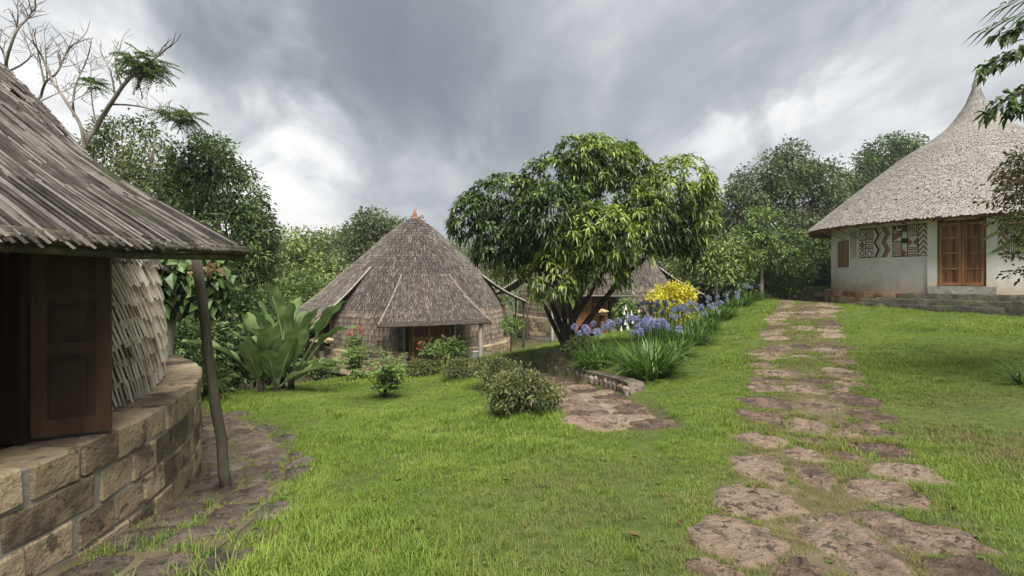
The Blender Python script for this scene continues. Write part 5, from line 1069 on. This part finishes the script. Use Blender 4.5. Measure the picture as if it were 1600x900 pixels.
# straw capped lanterns
def lantern(p, lb, r=.42):
    p = np.array(p, float); o = thing('straw_lantern', lb, 'lantern', p, 'straw capped lanterns'); tube(MB(), [p - [0, 0, .05], p + [0, 0, .30]], [.10, .09], 10).build('lamp_body', M['pole'], o, True); mb = MB(); k = 130
    ph = rng.uniform(0, 2 * PI, k); d = np.stack([np.cos(ph), np.sin(ph), np.full(k, -.38)], -1); d = nrm(d + rng.normal(0, .05, (k, 3))); strips(mb, np.tile(p + [0, 0, .48], (k, 1)) + d * .02, d, nrm(np.stack([np.cos(ph) * .4, np.sin(ph) * .4, np.ones(k)], -1)), r * rng.uniform(.85, 1.1, k), .05, .012, rng.normal(.55, .2, k), 0, .0)
    tube(mb, [p + [0, 0, .24], p + [0, 0, .36], p + [0, 0, .47]], [r * .8, r * .5, .05], 16, var=.2); tag(mb.build('straw_cap', M['straw'], o), kind='stuff')
lantern(C3.tolist() and (*P(940, 497, 21.2)[:2], P(940, 500, 21.2)[2]), 'straw capped lantern on the left of the half hidden door', .3); lantern((*P(1001, 497, 21.2)[:2], P(1001, 501, 21.2)[2]), 'straw capped lantern on the right of the half hidden door', .3)
al = a2L + R(17); lantern((C2[0] + 4.75 * math.cos(al), C2[1] + 4.75 * math.sin(al), ZT2 + .05), 'straw capped lantern beside the left window of the lower hut', .4)
for p_, lb in ((P(940, 500, 21.2), 'rough wooden post under the left lantern of the half hidden hut'), (P(1001, 501, 21.2), 'rough wooden post under the right lantern of the half hidden hut'), (np.array([C2[0] + 4.75 * math.cos(al), C2[1] + 4.75 * math.sin(al), ZT2 + .05]), 'stout post under the lantern of the lower hut')):
    tag(pole('lantern_post', None, (p_[0], p_[1], gz(p_[0], p_[1]) - .1), (p_[0], p_[1], p_[2] - .04), .11, .10, M['pole']), lb, 'post', 'lantern posts')
bq = gp(743, 562); mb = MB(); tube(mb, [bq + [0, 0, h_] for h_ in (0, .01, .14, .23, .24)], [.07, .08, .09, .10, .105], 14); bk = mb.build('bucket', M['white_pot'], None, True); tag(bk, 'small white bucket standing next to the canopy post', 'bucket')

# trees at the right edge
q0 = np.array([7.6, 5.4, gz(7.6, 5.4)]); rt = thing('leafy_tree', 'tree whose dark large leaved twigs hang in beside the roof spire', 'tree', q0); tr = MB(); lm = MB()
tube(tr, curve([q0 - [0, 0, .1], q0 + [.1, .1, 2.2], q0 + [-.2, .0, 4.4]], 12), np.linspace(.14, .07, 12), 8, wob=.06)
for pts in ([(1700, 40), (1640, 55), (1600, 75), (1560, 95), (1538, 108)], [(1690, 90), (1640, 120), (1600, 140), (1565, 160), (1542, 176)], [(1690, 20), (1640, 20), (1600, 40), (1565, 52)], [(1680, 120), (1630, 150), (1600, 165), (1580, 172)]):
    q = curve([q0 + [-.15, 0, 3.9]] + [P(u, v, 5.2) for u, v in pts], 40); tube(tr, q, np.linspace(.045, .006, 40), 6); i = np.arange(14, 40); i = np.repeat(i, 3); k = len(i)
    leaves(lm, q[i] + rng.normal(0, .03, (k, 3)), nrm(rng.normal(0, .5, (k, 3)) + [-.55, 0, -.55]), rdir(k, 1, .6), .135 * rng.uniform(.7, 1.2, k), .062, rng.normal(.42, .2, k), .25)
tr.build('trunk', M['bark'], rt, True); tag(lm.build('foliage', M['dark_leaf'], rt), kind='stuff')
q0 = np.array([8.9, 6.3, gz(8.9, 6.3)]); rt = thing('rusty_tree', 'small leaved tree turning rusty in front of the painted frieze', 'tree', q0)
lob = lobes_px(6.9, [(1612, 265, 52, 34), (1600, 305, 48, 32), (1630, 350, 50, 30), (1655, 300, 60, 70), (1612, 395, 26, 18), (1602, 428, 14, 10), (1700, 330, 60, 80)]); limbs(q0, lob, .07, .6).build('trunk', M['bark'], rt, True)
tag(crown(lob, 230, 22, .16, .085, .034, up=.6, flat=.6, clump_var=.35, leaf_var=.22).build('crown', M['rust_leaf'], rt), kind='stuff')
def palm(base, H, lb, fr_pts, mat='light_leaf'):
    b = np.array(base, float); o = thing('palm', lb, 'palm', b); tube(MB(), [b - [0, 0, .1], b + [0, 0, H]], [.16, .12], 10, wob=.05).build('trunk', M['bark_grey'], o, True); top = b + [0, 0, H]
    for tip in fr_pts:
        q = curve([top, (top + tip) / 2 + [0, 0, .35], tip], 26); mb = MB(); tube(mb, q, np.linspace(.018, .004, 26), 5, var=.7); tg_ = nrm(np.gradient(q, axis=0)); sd_ = nrm(np.cross(tg_, [0, 0, 1.]))
        for s_ in (-1, 1): leaves(mb, q[5:], nrm(sd_[5:] * s_ * .8 + tg_[5:] * .75 + rng.normal(0, .06, (21, 3)) + [0, 0, -.15]), rdir(21, 1.5, .4), .42 * np.sin(np.linspace(.6, 2.7, 21)) + .12, .024, rng.normal(.5, .15, 21), .18, .3)
        mb.build('frond', M[mat], o)
palm((9.2, 7.6, gz(9.2, 7.6)), 1.6, 'young palm whose pale fronds reach in by the frieze', [P(1572, 360, 7), P(1580, 385, 6.8), P(1600, 330, 7.0), P(1640, 430, 6.8), P(1700, 330, 7), (10.5, 8.2, 2.4), (9.6, 9, 2.6)])
palm((8.6, 4.8, gz(8.6, 4.8)), 4.6, 'tall palm with narrow leaflets drooping above the twigs', [P(1548, 40, 5.6), P(1575, 5, 5.6), P(1560, 100, 5.4), P(1640, -40, 5.5), (9.6, 6, 5.5), (9.8, 3.8, 5.2)], 'dark_leaf')
agp = gp(1608, 600); agapanthus('spiky blue green tuft at the right border of the lawn', agp[:2], .2, 60, .5, 0, 'blue_petal', .5)

# fallen leaves
LV = leaves(MB(), np.array([[0., 0, 0]]), np.array([[1., 0, 0]]), np.array([[0, 0, 1.]]), .085, .045, .5, -.12, .25).mesh('fallen_leaf', M['brown_leaf'])
for i in range(24):
    u, v = (1178, 776) if i == 0 else (1000, 848) if i == 1 else (rng.uniform(380, 1590), rng.uniform(620, 890))
    g_ = gp(u, v); o = put('fallen_leaf', LV, None, g_ + [0, 0, .035], (rng.normal(0, .3), rng.normal(0, .3), rng.uniform(0, 6)), (rng.uniform(.45, .9) if i > 1 else 1.1,) * 3)
    tag(o, ('dry brown leaf lying on a path stone', 'curled brown leaf lying in the short grass')[i] if i < 2 else 'small dry leaf scattered on the lawn', 'leaf', 'fallen leaves')

# ------------------------------------------------------------------ grass
def tuft(name, n, h, spread, wdt, seed, lean=.5):
    r = np.random.default_rng(seed); ph = r.uniform(0, 2 * PI, n); rr = spread * np.sqrt(r.random(n)); bx, by = rr * np.cos(ph), rr * np.sin(ph); a = r.uniform(0, 2 * PI, n); H = h * r.uniform(.5, 1.2, n); ln = lean * r.uniform(.2, 1.4, n) * H
    dx, dy = np.cos(a), np.sin(a); sx, sy = -dy, dx; w2 = wdt * r.uniform(.7, 1.3, n) / 2; z0 = np.full(n, -.015)
    pts = [(bx - sx * w2, by - sy * w2, z0), (bx + sx * w2, by + sy * w2, z0), (bx + dx * ln * .35 - sx * w2, by + dy * ln * .35 - sy * w2, H * .6), (bx + dx * ln * .35 + sx * w2, by + dy * ln * .35 + sy * w2, H * .6), (bx + dx * ln, by + dy * ln, H)]
    V = np.stack([np.stack(p, -1) for p in pts], 1).reshape(-1, 3); o = np.arange(n)[:, None] * 5; mb = MB(); v = np.clip(r.normal(.5, .2, n), 0, 1.1); mb.add(V, o + [0, 1, 3, 2], None, var=v); mb.T.append(o + [2, 3, 4]); mb.tv.append(v); mb.tm.append(np.zeros(n)); return mb.mesh(name, M['grass'], True)
mt = bpy.data.materials.new('grass'); mt.use_nodes = True; t = NT(mt.node_tree); geo = t.n('ShaderNodeNewGeometry'); pos = geo.outputs['Position']; at = t.n('ShaderNodeAttribute', attribute_name='var')
sp = t.n('ShaderNodeSeparateXYZ'); t.l(pos, sp.inputs[0])
oi = t.n('ShaderNodeObjectInfo')
f = t.m('ADD', t.m('MULTIPLY', t.noise(pos, .9, 5, .6), .9), t.m('MULTIPLY', at.outputs['Fac'], .45)); f = t.m('ADD', f, t.m('MULTIPLY', oi.outputs['Random'], .18)); f = t.m('SUBTRACT', f, .26)
c = t.ramp(f, [(.10, (.050, .100, .012)), (.40, (.142, .222, .028)), (.70, (.245, .325, .052)), (.97, (.33, .34, .11))])
da = t.n('ShaderNodeAttribute', attribute_name='dry', attribute_type='INSTANCER')
c = t.mix(t.m('MULTIPLY', da.outputs['Fac'], t.m('ADD', .25, t.sm(t.noise(pos, 2.5, 5, .65), .36, .60)), clamp=True), c, (.215, .185, .075))
bs = t.n('ShaderNodeBsdfPrincipled'); t.l(c, bs.inputs['Base Color']); bs.inputs['Roughness'].default_value = .55; bs.inputs['Specular IOR Level'].default_value = .25; tr_ = t.n('ShaderNodeBsdfTranslucent'); t.l(c, tr_.inputs[0]); mx = t.n('ShaderNodeMixShader'); mx.inputs[0].default_value = .3
t.l(bs.outputs[0], mx.inputs[1]); t.l(tr_.outputs[0], mx.inputs[2]); om = t.n('ShaderNodeOutputMaterial'); t.l(mx.outputs[0], om.inputs[0]); M['grass'] = mt
gcol = bpy.data.collections.new('grass_tufts')
for j, (n, h, s_, w_, ln) in enumerate(((28, .052, .085, .0042, 1.1), (26, .066, .08, .004, 1.0), (32, .042, .09, .0046, 1.3), (20, .085, .07, .0045, .9), (26, .056, .09, .005, 1.4), (14, .13, .06, .005, .7))): gcol.objects.link(bpy.data.objects.new('grass_tuft_%d' % j, tuft('grass_tuft', n, h, s_, w_, 70 + j, ln)))
wd_ = MB(); _k = 9; _ph = np.arange(_k) * 2.4; leaves(wd_, np.zeros((_k, 3)) + [0, 0, .012], nrm(np.stack([np.cos(_ph), np.sin(_ph), .25 + .3 * rng.random(_k)], -1)), np.tile([0, 0, 1.], (_k, 1)), .055 * rng.uniform(.6, 1.2, _k), .026, rng.normal(.35, .2, _k), .3); gcol.objects.link(bpy.data.objects.new('grass_tuft_6', wd_.mesh('weed', M['fresh_leaf'])))
pts = []
def sample(x0, x1, y0, y1, dens):
    k = int((x1 - x0) * (y1 - y0) * dens); return np.stack([rng.uniform(x0, x1, k), rng.uniform(y0, y1, k)], 1)
for (x0, x1, y0, y1, dn, sc_) in ((-3.4, 4.5, 1.6, 5.2, 560, .95), (-5.5, 9.5, 5.2, 9.0, 330, 1.0), (-7, 14, 9, 15, 200, 1.2), (-6, 18, 15, 25, 110, 1.5), (4.5, 9, 2, 5.2, 420, .95)):
    q = sample(x0, x1, y0, y1, dn); inv = np.abs(q[:, 0]) < q[:, 1] * 1.12 + .6; q = q[inv]; pts.append(np.c_[q, np.full(len(q), sc_)])
q = np.concatenate([sample(.6, 6.2, 1.8, 9, 300), sample(4, 11, 9, 17, 130)]); q = q[poly_dist(q[:, 0], q[:, 1], PATH)[0] < .95]; pts.append(np.c_[q, np.full(len(q), 1.05)])
q = sample(-3.2, -1, 1.8, 7, 260); q = q[np.hypot(q[:, 0] - C1[0], q[:, 1] - C1[1]) < 5.6]; pts.append(np.c_[q, np.full(len(q), 1.2)])
G = np.concatenate(pts); x, y = G[:, 0], G[:, 1]; keep = np.ones(len(G), bool)
for C, r_ in ((C1, 4.5), (C2, 4.6), (C3, 4.6), (C4, 4.85)): keep &= np.hypot(x - C[0], y - C[1]) > r_
soil_ = soilmask(x, y); keep &= rng.random(len(G)) > soil_ * .72; keep &= rng.random(len(G)) > .75 * smooth(.25, .8, fbm(x, y, 1.9, 4.2) - .25)
near_ = np.zeros(len(G), bool)
for q in POLYS:
    c0 = q.mean(0); q = c0 + (q - c0) * .90; bb = np.where((x > q[:, 0].min()) & (x < q[:, 0].max()) & (y > q[:, 1].min()) & (y < q[:, 1].max()))[0]
    if len(bb) == 0: continue
    ins = np.zeros(len(bb), bool); xx, yy = x[bb], y[bb]
    for k in range(len(q)):
        (x1, y1), (x2, y2) = q[k], q[(k + 1) % len(q)]; cnd = (y1 > yy) != (y2 > yy); ins ^= cnd & (xx < (x2 - x1) * (yy - y1) / (y2 - y1 + 1e-12) + x1)
    near_[bb[ins]] = True
dst, _, _ = poly_dist(x, y, STAIR); keep &= ~near_ & ((dst > .62) | (y < 5.72)); keep &= ~((poly_dist(x, y, np.array(wa))[0] < .24))
keep &= ~((np.abs((x - frd[0][0]) * frd[2][0] + (y - frd[0][1]) * frd[2][1]) < 1.5) & (np.abs((x - frd[0][0]) * frd[1][0] + (y - frd[0][1]) * frd[1][1]) < 3.5) & ((x - C4[0]) ** 2 + (y - C4[1]) ** 2 < 36))
G = G[keep]; x, y = G[:, 0], G[:, 1]; soil_ = soil_[keep]; pd, _, _ = poly_dist(x, y, PATH); n_ = len(G)
rough_ = smooth(.2, .9, fbm(x, y, .8, 1.7) * .5 + .4); sc = G[:, 2] * rng.uniform(.65, 1.2, n_) * (1 - .15 * soil_) * (.52 + .50 * rough_)
dryq = smooth(2.4, .8, np.hypot(x - 6, y - 5)); sc *= (1 - .35 * dryq)
idx = rng.choice(7, n_, p=[.25, .19, .25, .09, .13, .04, .05]).astype(np.int32); idx = np.where((pd < .9) & (idx == 5), 0, idx)
gme = bpy.data.meshes.new('grass'); gme.vertices.add(n_); gme.vertices.foreach_set('co', np.stack([x, y, ground(x, y)], 1).astype(np.float32).ravel())
dryv = np.clip(.95 * smooth(2.6, .8, np.hypot(x - 6.2, y - 4.9)) + .55 * smooth(.95, .6, pd) + .45 * smooth(1.8, .6, np.hypot(x - .9, y - 3.4)) + .25 * rng.random(n_) ** 3, 0, 1)
for nm, typ, val in (('dry', 'FLOAT', dryv), ('rz', 'FLOAT', rng.uniform(0, 6.28, n_)), ('sc', 'FLOAT', sc), ('ix', 'INT', idx)):
    a = gme.attributes.new(nm, typ, 'POINT'); a.data.foreach_set('value', val.astype(np.int32 if typ == 'INT' else np.float32))
gme.materials.append(M['grass']); go = put('grass', gme); tag(go, 'short green grass covering the lawn and creeping between the path stones', 'grass', kind='stuff')
ng = bpy.data.node_groups.new('scatter_grass', 'GeometryNodeTree'); ng.interface.new_socket('Geometry', in_out='INPUT', socket_type='NodeSocketGeometry'); ng.interface.new_socket('Geometry', in_out='OUTPUT', socket_type='NodeSocketGeometry')
N = ng.nodes.new; gi = N('NodeGroupInput'); gout = N('NodeGroupOutput'); iop = N('GeometryNodeInstanceOnPoints'); ci = N('GeometryNodeCollectionInfo'); ci.inputs[0].default_value = gcol; ci.inputs[1].default_value = True; ci.inputs[2].default_value = True
def nattr(nm, typ): a = N('GeometryNodeInputNamedAttribute'); a.data_type = typ; a.inputs[0].default_value = nm; return a.outputs[0]
cmb_ = N('ShaderNodeCombineXYZ'); L_ = ng.links.new; L_(nattr('rz', 'FLOAT'), cmb_.inputs[2]); L_(gi.outputs[0], iop.inputs['Points']); L_(ci.outputs[0], iop.inputs['Instance']); iop.inputs['Pick Instance'].default_value = True
L_(nattr('ix', 'INT'), iop.inputs['Instance Index']); e2r = N('FunctionNodeEulerToRotation'); L_(cmb_.outputs[0], e2r.inputs[0]); L_(e2r.outputs[0], iop.inputs['Rotation']); L_(nattr('sc', 'FLOAT'), iop.inputs['Scale']); L_(iop.outputs[0], gout.inputs[0])
md = go.modifiers.new('scatter', 'NODES'); md.node_group = ng

# ------------------------------------------------------------------ far forest on the hills
k = 2600; fx = rng.uniform(-420, 420, k); fy = rng.uniform(60, 520, k); m = (np.abs(fx) < fy * 1.1 + 20) & ~((fx > 5) & (fy < 90) & (fx > fy * .9)); fx, fy = fx[m], fy[m]; fz = ground(fx, fy); fm = MB(); k = len(fx); per = 46
R_ = rng.uniform(2.2, 4.6, k); d = rdir(k * per); d[:, 2] = np.abs(d[:, 2]) * 1.1 - .1; p = np.repeat(np.stack([fx, fy, fz + R_ * .5], 1), per, 0) + d * (np.repeat(R_, per) * rng.uniform(.6, 1.1, k * per))[:, None]
leaves(fm, p, nrm(d + rng.normal(0, .6, (k * per, 3))), nrm(d + rdir(k * per, .4, .5)), np.repeat(R_, per) * .42, np.repeat(R_, per) * .30, np.repeat(rng.normal(.5, .22, k), per) + rng.normal(0, .12, k * per), .2)
tag(fm.build('distant_forest', M['olive_leaf']), 'hazy wooded hills beyond the huts', 'forest', kind='stuff')

# ------------------------------------------------------------------ haze
hz = box(MB(), (-560, -60, -16), (560, 620, 66)).build('haze', None if False else M['dark']); hz.data.materials.clear(); tag(hz, 'thin pale haze over the far wooded hills', 'haze', kind='stuff')
hm_ = bpy.data.materials.new('pale_haze'); hm_.use_nodes = True; t = NT(hm_.node_tree); pv = t.n('ShaderNodeVolumePrincipled'); pv.inputs['Color'].default_value = (.86, .90, .95, 1); pv.inputs['Density'].default_value = .0008; pv.inputs['Anisotropy'].default_value = .2
om = t.n('ShaderNodeOutputMaterial'); t.l(pv.outputs[0], om.inputs['Volume']); hz.data.materials.append(hm_)
